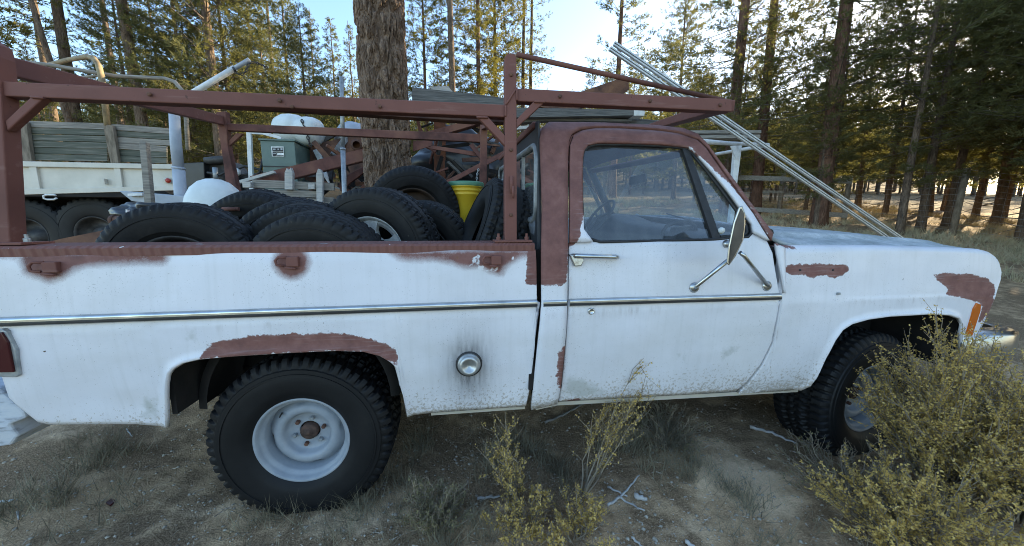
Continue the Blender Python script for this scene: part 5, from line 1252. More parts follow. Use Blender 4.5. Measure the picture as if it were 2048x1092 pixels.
for nm, q, Y, t, lb in (('steel_beam', [(846, 265), (921, 245), (962, 246), (892, 267)], 3.1, 0.14, 'rusty channel slanting up to the right under the rack rail'),
                        ('steel_plate', [(826, 281), (865, 281), (865, 291), (826, 303)], 3.0, 0.02, 'small rusty plate right beside the pine trunk'),
                        ('steel_bar', [(853, 296), (866, 291), (956, 304), (956, 313)], 2.95, 0.03, 'rusty flat bar running from the plate by the trunk to the far rack post'),
                        ('steel_beam', [(890, 362), (1008, 301), (1014, 309), (898, 368)], 2.75, 0.05, 'rusty angle bar rising behind the yellow bucket to the cab'),
                        ('steel_bar', [(938, 290), (946, 286), (962, 308), (960, 318)], 2.9, 0.03, 'short rusty brace bar left of the far rack post'),
                        ('steel_bar', [(831, 236), (836, 236), (846, 264), (838, 266)], 3.3, 0.03, 'rusty bar tilted against the pine trunk')):
    o = MB().prism_px(q, Y, t).build(nm, MAT['rust_red'], None, bevel=0.003); tag(o, lb, nm.replace('_', ' '))
o = blob('black_tarp', P(930, 330, 3.95), (0.75, 0.32, 0.50), MAT['tarp'], 8, 40, 0.16); tag(o, 'black crumpled tarpaulin heaped right of the pine trunk', 'tarpaulin')
ch = chain([P(957, 338, 2.6), P(954, 350, 2.6), P(953, 372, 2.6)], 'chain', None, 0.004, 0.03, MAT['galv']); tag(ch, 'thin steel chain hanging beside the far rack post above the bucket', 'chain')

# ================================================================ LUMBER RACK BEHIND THE CAB
lr = thing('pipe_rack', 'white pipe rack with a gusseted leg behind the cab, carrying boards', 'rack', (P(1475, 400, 2.9)[0], 2.9, float(terrain(2, 2.9))))
WP = MAT['white_old']
zr = P(1500, 289, 2.8)[2]
MB().tube([P(1150, 275, 2.8), P(1200, 276.5, 2.8), P(1536, 290, 2.8)], 0.026, 12).build('rail', WP, lr)
MB().tube([P(1536, 290, 2.8), P(1400, 314, 4.6)], 0.026, 12).build('rail', WP, lr)
MB().tube([P(1395, 279, 2.85), P(1455, 285, 2.85)], 0.016, 10).build('strut', WP, lr)
MB().prism_px([(1471, 291), (1484, 291), (1471, 395), (1463, 395)], 2.78, 0.05).prism([P(1467, 375, 2.78), P(1475, 375, 2.78), (P(1471, 375, 2.78)[0] + 0.0, 2.78, 0.2), (P(1465, 375, 2.78)[0] - 0.02, 2.78, 0.2)], (0, 0.05, 0)).build('leg', WP, lr, bevel=0.003)
MB().prism_px([(1461, 292), (1472, 291), (1473, 318)], 2.77, 0.012).build('gusset', WP, lr)
MB().tube([P(1160, 275, 2.8), (P(1160, 275, 2.8)[0], 2.8, 0.2)], 0.026, 10).build('leg', WP, lr)
for nm, q, Y, t, mt, lb in (
    ('timber', [(824, 174), (960, 189), (1012, 196), (1012, 215), (930, 206), (824, 202)], 2.95, 0.20, 'wood_dark', 'long dark grey timber just right of the pine trunk, above the rack rail'),
    ('board', [(858, 173), (896, 172), (906, 184), (864, 180)], 3.3, 0.10, 'wood_pale', 'pale board end peeping over the dark timber'),
    ('board', [(1030, 215), (1268, 219), (1268, 231), (1030, 235)], 2.62, 0.20, 'wood_dark', 'thick grey board with square end under the cab rail of the rack'),
    ('board', [(1240, 219.5), (1290, 220.5), (1289, 231.5), (1240, 231)], 2.86, 0.16, 'white_old', 'short white board end poking out beside the thick grey board'),
    ('board', [(1035, 238), (1090, 234), (1180, 235), (1266, 239), (1262, 243), (1090, 241), (1035, 246)], 2.70, 0.12, 'wood_dark', 'thin dark board just above the cab roof'),
    ('roofing_sheet', [(1095, 243), (1180, 239), (1268, 236), (1345, 243), (1335, 258), (1200, 258), (1090, 252)], 3.05, 0.02, 'wood_dark', 'grey roofing sheet lying above the cab roof'),
    ('board', [(1035, 252), (1075, 250), (1075, 256), (1035, 259)], 2.55, 0.05, 'wood_pale', 'pale board end showing between front post and cab roof'),
    ('board', [(1330, 261), (1523, 260), (1523, 266.5), (1330, 267.5)], 3.3, 0.14, 'wood_grey', 'upper of two long grey boards ending behind the leaning rails'),
    ('board', [(1330, 270), (1521, 269), (1521, 276), (1330, 277.5)], 3.25, 0.14, 'wood_grey', 'lower of two long grey boards ending behind the leaning rails'),
    ('steel_beam', [(1075, 212), (1240, 157), (1257, 161), (1259, 178), (1247, 189), (1130, 226)], 2.72, 0.06, 'rust', 'stub of rusty steel beam rising behind the cab rail of the rack')):
    o = MB().prism_px(q, Y, t).build(nm, MAT[mt], None, bevel=0.004); tag(o, lb, nm.replace('_', ' '))
# leaning aluminium rails
for i_, (a, b, lb) in enumerate((((1228, 87), (1772, 456), 'upper of two long aluminium rails leaning behind the hood'), ((1220, 97), (1748, 457), 'lower of two long aluminium rails leaning behind the hood'))):
    pa_, pb_ = P(*a, 2.35), P(*b, 2.75)
    d = pb_ - pa_; t_ = (pa_[2] - 0.15) / (pa_[2] - pb_[2]); pe = pa_ + d * t_
    mb = MB().bar(pa_, pe, 0.03, 0.043)
    o = mb.build('aluminium_rail', MAT['alum']); tag(o, lb, 'rail', 'rails leaning behind the hood')
    MB().bar(pa_ + np.array((0, -0.016, 0)), pe + np.array((0, -0.016, 0)), 0.003, 0.008).build('slot', MAT['iron'], o)

# ================================================================ FENCE
def onground(x, y0, Y):
    p = P(x, y0, Y); return np.array((p[0], p[1], float(terrain(p[0], p[1]))))
fn = thing('wire_fence', 'wire mesh fence with wooden posts and a plank brace along the wood edge', 'fence', onground(1750, 420, 8.6))
fp = [onground(1400, 410, 11.6), onground(1516, 405, 11.0), onground(1560, 405, 10.6), onground(1690, 420, 9.0), onground(1905, 460, 6.9), onground(2230, 500, 4.6)]
tops = []
for i_, p in enumerate(fp):
    h = 1.65 if i_ != 4 else 1.95
    top = p + np.array((0.12 if i_ == 4 else 0.02, 0, h)); tops.append(top)
    MB().tube([p - np.array((0, 0, 0.2)), p + (top - p) * 0.5, top], [0.085, 0.08, 0.075], 9).build('post', MAT['wood_post'], fn)
for (i0, i1, z0) in ((0, 3, 1.45), (0, 3, 0.28)):
    a, b = fp[i0] + (0, -0.1, z0), fp[i1] + (0, -0.1, z0)
    MB().bar(a, b, 0.045, 0.17).build('fence_rail', MAT['wood_grey'], fn)
MB().bar(fp[1] + (0, -0.1, 0.9), fp[2] + (0, -0.1, 0.88), 0.04, 0.10).build('fence_rail', MAT['wood_grey'], fn)
for z0 in np.linspace(0.12, 1.55, 11):
    MB().tube([p + (t - p) * (z0 / 1.6) + np.array((0, -0.09, 0)) for p, t in zip(fp, tops)], 0.0028, 4).build('wire', MAT['galv'], fn)
mb = MB()
for a, b, ta, tb in zip(fp[:-1], fp[1:], tops[:-1], tops[1:]):
    k_ = max(2, int(np.linalg.norm(b - a) / 0.16))
    for q in np.linspace(0, 1, k_):
        p = a + (b - a) * q; t_ = ta + (tb - ta) * q; mb.tube([p + (0, -0.09, 0.1), p + (t_ - p) * 0.95 + np.array((0, -0.09, 0))], 0.002, 3)
o = mb.build('mesh_stays', MAT['galv'], fn); o['kind'] = 'stuff'
# ================================================================ TREES
def bark_mat(name, a, b, c, scale=7):
    k = NM(name, 0.95, spec=0.1)
    v = k.vec((1, 1, 0.28))
    f = k.noise(scale * 1.4, 6, v, 0.7)
    k.color(k.ramp(f, [(0.30, a), (0.5, b), (0.72, c)]))
    vo = k.voro(scale * 2.2, k.vec((1, 1, 0.3)), 'DISTANCE_TO_EDGE')
    k.bump(k.math('ADD', k.math('MULTIPLY', k.ramp(vo.outputs['Distance'], [(0.0, 0.0), (0.25, 1.0)]), 1.0), f), 0.8, 0.02)
    return k.m
MAT['bark'] = bark_mat('pine_bark', (0.07, 0.052, 0.04), (0.15, 0.11, 0.08), (0.25, 0.185, 0.135))
MAT['bark_red'] = bark_mat('reddish_pine_bark', (0.07, 0.042, 0.03), (0.15, 0.085, 0.06), (0.23, 0.14, 0.095))
MAT['bark_big'] = bark_mat('old_pine_bark', (0.11, 0.074, 0.052), (0.23, 0.16, 0.115), (0.40, 0.285, 0.205), 16)
MAT['twig'] = two_tone('dead_twig', (0.075, 0.058, 0.045), (0.15, 0.125, 0.10), 9, 0.9, bump=0.0)
def needle_mat(name, a, b):
    k = NM(name, 0.65, spec=0.25); t = k.t
    oi = k.n('ShaderNodeObjectInfo')
    col = k.mix(k.noise(0.9, 3), a, b)
    col = k.mix(k.math('MULTIPLY', oi.outputs['Random'], 0.35), col, tuple(q * 0.7 for q in a))
    k.color(col)
    tr = k.n('ShaderNodeBsdfTranslucent'); k.l(k.mix(0.5, col, (0.22, 0.20, 0.03)), tr.inputs[0])
    mx_ = k.n('ShaderNodeMixShader'); mx_.inputs[0].default_value = 0.5
    k.l(k.b.outputs[0], mx_.inputs[1]); k.l(tr.outputs[0], mx_.inputs[2]); k.l(mx_.outputs[0], t.nodes['Material Output'].inputs[0])
    return k.m
MAT['needle'] = needle_mat('pine_needles', (0.095, 0.105, 0.03), (0.165, 0.155, 0.045))
MAT['needle_gold'] = needle_mat('golden_pine_needles', (0.14, 0.135, 0.032), (0.25, 0.21, 0.055))  # warm low sunlight tinted into this needle colour
MAT['needle_dark'] = needle_mat('dark_pine_needles', (0.12, 0.13, 0.055), (0.18, 0.17, 0.075))

def pine(seed, H, r0, cs, Lmax, per=5, gap=0.45, shape='cone', tufts=5, nl=0.15, nw=0.026, dead=0.3, up=0.25, blt=8, lean=0.0):
    """returns (trunk mesh, crown mesh); base at the origin"""
    q = np.random.default_rng(seed)
    # trunk
    mb = MB(); zz = np.linspace(-0.3, H, 16); wob = q.normal(0, 0.03, (16, 2)).cumsum(0) * 0.35
    wob -= wob[0]
    pts = [(wob[i, 0] + lean * z, wob[i, 1], z) for i, z in enumerate(zz)]
    rad = [r0 * (1.25 if z < 0.05 else 1) * (1 - 0.93 * max(0, z) / H) ** 0.8 for z in zz]
    mb.tube(pts, rad, 12)
    cx = lambda z: np.array((np.interp(z, zz, [p[0] for p in pts]), np.interp(z, zz, [p[1] for p in pts]), z))
    tw = MB(); tp, td = [], []
    z = max(0.6, cs * 0.35)
    while z < H - 0.15:
        u = (z - cs) / (H - cs)
        if u < 0:
            if q.uniform() < dead:
                a = q.uniform(0, 2 * math.pi); L_ = q.uniform(0.25, 0.75) * Lmax * (0.4 + 0.6 * max(0, 1 + u)); o0 = cx(z)
                d = np.array((math.cos(a), math.sin(a), q.uniform(-0.35, 0.25)))
                p1 = o0 + d * L_ * 0.55 + (0, 0, -0.03); p2 = o0 + d * L_ + np.array((0, 0, q.uniform(-0.2, 0.25))) * L_
                tw.tube([o0, p1, p2], [0.016, 0.010, 0.003], 4, cap=False)
            z += gap * 0.45; continue
        if shape == 'cone': prof = (1 - u) ** 0.8 * (0.35 + 0.65 * min(1, u / 0.18)) + 0.05
        elif shape == 'oval': prof = math.sin(math.pi * min(1, 0.12 + 0.86 * u)) ** 0.7 * (1 - 0.25 * u) + 0.04
        else: prof = (1 - u ** 2) * (0.55 + 0.45 * q.uniform()) + 0.06
        for b_ in range(per + (q.uniform() < 0.5)):
            if q.uniform() < 0.10: continue
            a = q.uniform(0, 2 * math.pi); L_ = Lmax * prof * q.uniform(0.65, 1.15); el = up * (0.2 + 1.5 * u) + q.normal(0, 0.14)
            o0 = cx(z + q.uniform(-0.12, 0.12)); h = np.array((math.cos(a), math.sin(a), 0.0))
            n_ = 5; bp_ = []
            for i_ in range(n_):
                t = i_ / (n_ - 1); bp_.append(o0 + h * L_ * t * math.cos(el) + np.array((0, 0, L_ * (t * math.sin(el) - 0.10 * t + 0.16 * t * t))))
            tw.tube(bp_, list(np.linspace(0.008 + 0.010 * L_ / 2, 0.003, n_)), 3, cap=False)
            k_ = max(2, int(blt * min(1.2, L_ / Lmax + 0.25)))
            for i_ in range(k_):
                t = 0.22 + 0.78 * (i_ + q.uniform()) / k_; c = bp_[0] + 0 * bp_[0]
                f = t * (n_ - 1); i0 = min(n_ - 2, int(f)); c = bp_[i0] + (bp_[i0 + 1] - bp_[i0]) * (f - i0)
                dirb = bp_[i0 + 1] - bp_[i0]; dirb /= np.linalg.norm(dirb)
                s_ = q.choice((-1, 1)); side = np.array((-h[1], h[0], 0)) * s_
                d = dirb * q.uniform(0.4, 1.0) + side * q.uniform(0.2, 0.95) + np.array((0, 0, q.uniform(-0.25, 0.40))); d /= np.linalg.norm(d)
                l_ = L_ * q.uniform(0.16, 0.34) * (1.15 - 0.55 * t) + 0.08
                m_ = max(2, int(tufts * min(1.0, l_ / 0.35)))
                for w in np.linspace(0.35, 1.0, m_):
                    tp.append(c + d * l_ * w + q.normal(0, 0.035, 3)); td.append(d + q.normal(0, 0.25, 3))
        z += gap * q.uniform(0.75, 1.25)
    tp = np.array(tp); td = np.array(td); td /= np.linalg.norm(td, axis=1, keepdims=True)
    k_ = 8; n = len(tp)
    d = np.repeat(td, k_, 0); d = d + q.normal(0, 0.62, d.shape); d /= np.linalg.norm(d, axis=1, keepdims=True)
    b = np.repeat(tp, k_, 0) + q.normal(0, 0.014, (n * k_, 3))
    L_ = nl * q.uniform(0.65, 1.2, n * k_)
    sd = np.cross(d, q.normal(size=d.shape)); sd /= np.linalg.norm(sd, axis=1, keepdims=True); sd *= (nw * q.uniform(0.6, 1.2, n * k_) / 2)[:, None]
    tip = b + d * L_[:, None]; mid = b + d * (L_ * 0.45)[:, None]
    V = np.stack([b, mid - sd, tip, mid + sd], 1).reshape(-1, 3)
    nv = len(tw.v); Vt = np.array(tw.v, float).reshape(-1, 3)
    Fq = np.concatenate([np.array(tw.f, np.int64).reshape(-1, 4), np.arange(4 * n * k_).reshape(-1, 4) + nv])
    me = fast_mesh('crown', np.concatenate([Vt, V]), Fq)
    mi = np.zeros(len(Fq), np.int32); mi[:len(tw.f)] = 1; me.polygons.foreach_set('material_index', mi)
    tm = bpy.data.meshes.new('trunk'); tm.from_pydata(mb.v, [], mb.f); tm.polygons.foreach_set('use_smooth', mb.sm); tm.update()
    return tm, me
PINE = {}
def proto(key, bark, needle, *a, **k):
    tm, me = pine(*a, **k)
    tm.materials.append(MAT[bark]); me.materials.append(MAT[needle]); me.materials.append(MAT['twig'])
    PINE[key] = (tm, me)
proto('tall', 'bark', 'needle', 21, 19, 0.15, 5.0, 1.8, per=2, gap=0.5, shape='open', tufts=4, dead=0.55, blt=6)
proto('tall2', 'bark', 'needle', 22, 20, 0.17, 7.5, 2.2, per=2, gap=0.55, shape='open', tufts=4, dead=0.6, blt=6)
proto('gold', 'bark_red', 'needle_gold', 23, 17, 0.15, 3.6, 2.4, per=5, gap=0.40, shape='oval', tufts=6, dead=0.4, blt=9)
proto('spire', 'bark', 'needle', 24, 11, 0.10, 0.8, 1.5, per=6, gap=0.34, shape='cone', tufts=4, dead=0.1, up=0.35, blt=7)
proto('spire2', 'bark', 'needle', 29, 10.5, 0.09, 0.8, 1.2, per=5, gap=0.40, shape='cone', tufts=4, dead=0.1, up=0.45, blt=6)
proto('dense', 'bark', 'needle_dark', 25, 14, 0.16, 1.6, 2.6, per=6, gap=0.36, shape='oval', tufts=5, dead=0.3, blt=9)
proto('wood', 'bark', 'needle_dark', 26, 12, 0.13, 1.8, 2.3, per=6, gap=0.40, shape='oval', tufts=5, dead=0.9, blt=8)
proto('wood2', 'bark', 'needle_dark', 27, 13.5, 0.15, 2.1, 2.4, per=5, gap=0.42, shape='oval', tufts=5, dead=0.9, blt=8)
proto('open', 'bark_red', 'needle_dark', 28, 17, 0.215, 3.4, 3.1, per=3, gap=0.50, shape='open', tufts=5, dead=0.5, blt=9, up=0.15, nl=0.17)
def tree(key, base, label, rotz=0.0, s=1.0, group=None, name='pine_tree', lean=(0, 0)):
    t = thing(name, label, 'tree', base, group)
    t.rotation_euler = (lean[0], lean[1], rotz); t.scale = (s, s, s)
    for nm, me in (('trunk', PINE[key][0]), ('crown', PINE[key][1])):
        o = bpy.data.objects.new(nm, me); COL.objects.link(o); o.parent = t
    return t
def tree_px(key, x, Y, label, s=1.0, rotz=None, group=None, lean=(0, 0), y=300):
    p = P(x, y, Y); b = (p[0], p[1], float(terrain(p[0], p[1])))
    return tree(key, b, label, rng.uniform(0, 6.28) if rotz is None else rotz, s, group, lean=lean)
tree_px('gold', 8, 11.5, 'golden lit bushy pine at the left edge above the rear rack post', 0.95)
tree_px('tall', 118, 17, 'thin reddish pine between the bare leaning snag and the cargo truck bow')
tree_px('tall2', 163, 12.5, 'straight bare pine trunk rising behind the bent tan bow of the cargo truck', 0.95)
tree_px('tall', 250, 19, 'slender dark pine between the two thick trunks over the cargo truck')
tree_px('tall2', 296, 11.5, 'thick grey leaning pine trunk above the right end of the cargo truck', 0.95, lean=(0, R(-1.5)))
tree_px('spire', 338, 15, 'narrow bushy young pine left of the crane boom', 0.8)
tree_px('dense', 440, 11.5, 'broad dense dark green pine behind the crane boom', 1.0)
tree_px('dense', 395, 14, 'dense pine just left of the broad dark one behind the boom', 0.5)
tree_px('gold', 522, 25, 'golden tipped pine right of the broad dark one, above the rack rail', 0.8)
tree_px('tall', 560, 20, 'thin tall pine with a visible dark trunk left of the small spired pines', 0.8)
tree_px('spire', 588, 22, 'tallest of the spired young pines left of the big trunk', 1.18)
tree_px('spire2', 640, 26, 'pale thin spired pine, second left of the steel pole', 1.15)
tree_px('spire', 678, 24, 'spired pine directly behind the top of the steel pole', 0.98)
tree_px('spire2', 712, 25, 'small spired pine touching the left side of the big trunk', 1.05)
tree_px('gold', 855, 17, 'olive pine just right of the big trunk, above the dark timber', 0.72)
tree_px('tall2', 907, 13.2, 'straight dark trunk with long bare boughs between big trunk and golden pine', 0.9)
tree_px('gold', 958, 17.5, 'bright golden pine left of the front rack post top', 1.0)
tree_px('gold', 990, 19.5, 'second golden pine, its trunk close behind the front rack post', 0.95)
tree_px('tall', 1046, 19.5, 'left of a pair of thin trunks just right of the front rack post top', 0.95)
tree_px('tall', 1061, 20.5, 'right of a pair of thin trunks just right of the front rack post top', 0.95)
tree_px('open', 1229, 17.5, 'open crowned pine standing behind the top end of the aluminium rails', 0.9)
tree_px('spire', 1180, 24, 'green spired pine below left of the open crowned one', 0.85)
tree_px('spire2', 1145, 27, 'small far pine over the rack cab rail, left of the aluminium rails', 0.75)
tree_px('spire', 1290, 26, 'low spired pine right of the open crowned one', 0.7)
tree_px('dense', 1352, 16, 'dark dense pine crossed by the middle of the aluminium rails', 0.75)
tree_px('open', 1462, 10.8, 'left of two dark thick trunks above the end of the rack cab rail', 1.05)
tree_px('open', 1521, 11.0, 'right of two dark thick trunks above the end of the rack cab rail', 0.98, rotz=2.0)
tree_px('open', 1655, 8.4, 'thick brown pine trunk rising straight behind the hood and aluminium rails', 1.05, rotz=4.0, lean=(0, R(2)))
# second row that closes the view on the left
for i_ in range(14):
    x_ = rng.uniform(-60, 1330); Y_ = rng.uniform(22, 40)
    tree_px(('spire', 'gold', 'dense', 'spire2')[i_ % 4], x_, Y_, 'far sunlit pine in the pale row closing the view behind the yard', rng.uniform(0.42, 0.62), group='far pines behind the yard')
# low dark pines just behind the scrap
for x_, Y_, s_, lb in ((90, 14, 0.5, 'low golden green pine seen through the rear rack corner'), (270, 13, 0.55, 'low dark pine behind the green stake boards'), (470, 12.5, 0.6, 'low dark pine behind the far rear rack post'), (620, 15, 0.55, 'low dark pine behind the white mixer drum'), (690, 16, 0.5, 'low dark pine behind the pale tank top'), (880, 15, 0.5, 'low pine behind the rusty column'), (380, 12, 0.6, 'low dark pine right behind the crane post'), (540, 18, 0.6, 'low dark pine behind the green cabinet')):
    tree_px('dense' if s_ != 0.5 else 'spire', x_, Y_, lb, s_)
# dead leaning snag
sn = thing('dead_snag', 'bare grey leaning dead tree pole above the rear rack post', 'dead tree', onground(120, 300, 11.0))
a_, b_ = P(112, 160, 11.0), P(52, -30, 11.0); d_ = (b_ - a_); base_ = a_ - d_ * ((a_[2] - float(terrain(a_[0], 11))) / d_[2])
MB().tube([base_, a_, b_, b_ + d_ * 0.6], [0.10, 0.075, 0.055, 0.03], 10).build('trunk', MAT['bark'], sn)
for t_, l_ in ((0.35, 0.6), (0.6, 0.8), (0.8, 0.5), (1.0, 0.6)):
    p = a_ + d_ * t_; MB().tube([p, p + np.array((-0.5, -0.2, 0.1)) * l_, p + np.array((-1.0, -0.2, -0.05)) * l_], [0.02, 0.012, 0.004], 5).build('dead_bough', MAT['twig'], sn)

# the wood on the right: individuals in view, the rest of it (out of the frame) one mass
pos = []
tries = 0
def ok_xy(x, y, dmin):
    return all((x - a) ** 2 + (y - b) ** 2 > dmin * dmin for a, b in pos)
while len(pos) < 118 and tries < 9000:
    tries += 1
    y_ = rng.uniform(4.5, 27); x_ = rng.uniform(3, 40)
    d0 = y_ - CAM[1]; px_ = FW / 2 + FPX * ((x_ * R_[0] + d0 * R_[1]) / (x_ * F_[0] + d0 * F_[1]))
    dist = math.hypot(x_, d0)
    if y_ > 12 + 0.27 * x_: continue
    if px_ < 1380 or px_ > 2330: continue
    if px_ < 1700 and rng.uniform() < 0.35: continue
    lim = np.interp(px_, [1335, 1500, 1700, 1900, 2048, 2330], [15, 14.5, 13.5, 14.0, 14.0, 12])
    if dist < lim or dist > 28: continue
    if px_ < 1880 and rng.uniform() < 0.45: continue
    if ok_xy(x_, y_, 1.75): pos.append((x_, y_))
def wsc(px): return float(np.interp(px, [1335, 1680, 1830, 1930], [0.48, 0.58, 0.74, 0.95]) * rng.uniform(0.85, 1.12))
for i_, (x_, y_) in enumerate(pos):
    d0 = y_ + 1.5; px_ = FW / 2 + FPX * ((x_ * R_[0] + d0 * R_[1]) / (x_ * F_[0] + d0 * F_[1]))
    nd = px_ > 1980
    tree(('wood', 'wood2', 'wood')[i_ % 3], (x_, y_, float(terrain(x_, y_))), 'dark close-set pine of the wood behind the wire fence', rng.uniform(0, 6.28), wsc(px_), 'pines of the dark wood behind the fence', lean=(rng.normal(0, 0.02), rng.normal(0, 0.02)))
ref_c = [o for o in bpy.data.objects if o.data is PINE['wood'][1]][0]; ref_t = [o for o in bpy.data.objects if o.data is PINE['wood'][0]][0]
out = []
for _ in range(5000):
    x_ = rng.uniform(9, 55); y_ = rng.uniform(-9, 16)
    if x_ < 2.45 * (y_ + 1.5) + 3.0: continue
    if y_ > 6 + 0.27 * x_ or x_ < 10: continue
    if y_ < -6 + 0.12 * x_: continue
    if all((x_ - a) ** 2 + (y_ - b) ** 2 > 2.6 ** 2 for a, b in out): out.append((x_, y_))
oa = np.array(out); me = bpy.data.meshes.new('wood_mass')
me.from_pydata([(a, b, float(terrain(a, b))) for a, b in out], [], [])
wm = bpy.data.objects.new('pine_wood', me); COL.objects.link(wm)
tag(wm, 'rest of the dark pine wood to the right of the truck', kind='stuff')
ng = bpy.data.node_groups.new('wood_mass', 'GeometryNodeTree')
ng.interface.new_socket('Geometry', in_out='INPUT', socket_type='NodeSocketGeometry'); ng.interface.new_socket('Geometry', in_out='OUTPUT', socket_type='NodeSocketGeometry')
gi = ng.nodes.new('NodeGroupInput'); go_ = ng.nodes.new('NodeGroupOutput'); jn = ng.nodes.new('GeometryNodeJoinGeometry')
rv = ng.nodes.new('FunctionNodeRandomValue'); rv.data_type = 'FLOAT_VECTOR'; rv.inputs[0].default_value = (0, 0, 0); rv.inputs[1].default_value = (0, 0, 6.28)
for rf_ in (ref_c, ref_t):
    ob = ng.nodes.new('GeometryNodeObjectInfo'); ob.inputs[0].default_value = rf_; ob.inputs['As Instance'].default_value = True
    ip = ng.nodes.new('GeometryNodeInstanceOnPoints'); ng.links.new(gi.outputs[0], ip.inputs['Points']); ng.links.new(ob.outputs['Geometry'], ip.inputs['Instance'])
    ng.links.new(rv.outputs[0], ip.inputs['Rotation']); ng.links.new(ip.outputs[0], jn.inputs[0])
ng.links.new(jn.outputs[0], go_.inputs[0])
md = wm.modifiers.new('trees', 'NODES'); md.node_group = ng

# far wood: one mass behind everything
far = []
for _ in range(9000):
    x_ = rng.uniform(-75, 95); y_ = rng.uniform(32, 75)
    if x_ < 15 and y_ < 44: continue
    if all((x_ - a) ** 2 + (y_ - b) ** 2 > 3.0 ** 2 for a, b in far): far.append((x_, y_))
    if len(far) > 330: break
me = bpy.data.meshes.new('far_wood'); me.from_pydata([(a, b, float(terrain(a, b))) for a, b in far], [], [])
fw = bpy.data.objects.new('far_wood', me); COL.objects.link(fw); tag(fw, 'distant pine wood closing the view behind the yard', kind='stuff')
md = fw.modifiers.new('trees', 'NODES'); md.node_group = ng

# the big trunk in the yard
bt = thing('big_pine_tree', 'massive old pine trunk with deeply furrowed bark behind the tyres', 'tree', (0, 0, 0))
tb = P(778, 330, 3.0); bx, by = tb[0], tb[1]; bz0 = float(terrain(bx, by)); bt.location = (bx, by, bz0)
rt = 0.262
nth, nzz = 230, 470
th = np.linspace(0, 2 * math.pi, nth, endpoint=False); zz = np.linspace(-0.1, 5.4, nzz)
TH, ZZ = np.meshgrid(th, zz, indexing='ij')
circ = 2 * math.pi * rt; ncell = 26
S = TH / (2 * math.pi) * ncell + 0.7 * (vnoise(TH * 3, ZZ * 5, 12) - 0.5) + 0.5 * (vnoise(TH * 9, ZZ * 14, 13) - 0.5); T = ZZ / 0.26 + 0.35 * np.sin(TH * 9)
f1 = np.full(S.shape, 9.0); f2 = np.full(S.shape, 9.0)
def hsh(i, j, s): 
    q = np.sin((i % ncell) * 127.1 + j * 311.7 + s * 74.7) * 43758.5453; return q - np.floor(q)
for di in (-1, 0, 1):
    for dj in (-1, 0, 1):
        ci = np.floor(S) + di; cj = np.floor(T) + dj
        dd = np.sqrt((ci + hsh(ci, cj, 1) - S) ** 2 + ((cj + hsh(ci, cj, 2) - T) * 0.8) ** 2)
        f2 = np.where(dd < f1, f1, np.minimum(f2, dd)); f1 = np.minimum(f1, dd)
e = np.clip((f2 - f1 - 0.06) / 0.45, 0, 1); e = e * e * (3 - 2 * e)
fine = vnoise(TH * 60, ZZ * 45, 3) - 0.5
rr_ = rt * (1 + 0.22 * np.exp(-np.clip(ZZ, 0, 9) / 0.35)) * (1 - 0.012 * ZZ) + 0.060 * (e - 0.6) + 0.010 * fine * e + 0.012 * (vnoise(TH * 4, ZZ * 1.2, 4) - 0.5)
V = np.stack([rr_ * np.cos(TH), rr_ * np.sin(TH), ZZ], -1).reshape(-1, 3)
i = np.arange(nth)[:, None]; j = np.arange(nzz - 1)[None, :]; i2 = (i + 1) % nth
Fc = np.stack([i * nzz + j, i2 * nzz + j, i2 * nzz + j + 1, i * nzz + j + 1], -1).reshape(-1, 4)
o = bpy.data.objects.new('trunk', fast_mesh('trunk', V, Fc, True)); o.data.materials.append(MAT['bark_big']); COL.objects.link(o); o.parent = bt
up_ = MB().tube([(0, 0, 5.3), (0, 0, 9), (0.1, 0, 15), (0.1, 0, 21)], [rt * 0.93, 0.26, 0.15, 0.03], 16).build('upper_trunk', MAT['bark_big'], None); up_.parent = bt
_, bc_ = pine(77, 21, 0.2, 13.0, 2.0, per=3, gap=0.6, shape='oval', tufts=4, blt=6)
bc_.materials.append(MAT['needle']); bc_.materials.append(MAT['twig']); o = bpy.data.objects.new('crown', bc_); COL.objects.link(o); o.parent = bt
bt.rotation_euler = (0, R(-0.3), 0)

# ================================================================ SHRUBS
def leaf_mat(name, a, b, c):
    k = NM(name, 0.7, spec=0.2)
    f = k.noise(26, 3); k.color(k.ramp(f, [(0.3, a), (0.5, b), (0.7, c)]))
    tr = k.n('ShaderNodeBsdfTranslucent'); tr.inputs[0].default_value = (*b, 1); mx_ = k.n('ShaderNodeMixShader'); mx_.inputs[0].default_value = 0.25
    k.l(k.b.outputs[0], mx_.inputs[1]); k.l(tr.outputs[0], mx_.inputs[2]); k.l(mx_.outputs[0], k.t.nodes['Material Output'].inputs[0])
    return k.m
MAT['leaf_yel'] = leaf_mat('yellow_olive_leaves', (0.27, 0.185, 0.055), (0.58, 0.41, 0.125), (0.82, 0.60, 0.22))
MAT['leaf_grey'] = leaf_mat('grey_green_leaves', (0.12, 0.115, 0.070), (0.22, 0.20, 0.115), (0.36, 0.30, 0.12))
MAT['stem'] = two_tone('grey_shrub_stem', (0.15, 0.12, 0.085), (0.34, 0.28, 0.20), 14, 0.9, bump=0.0)
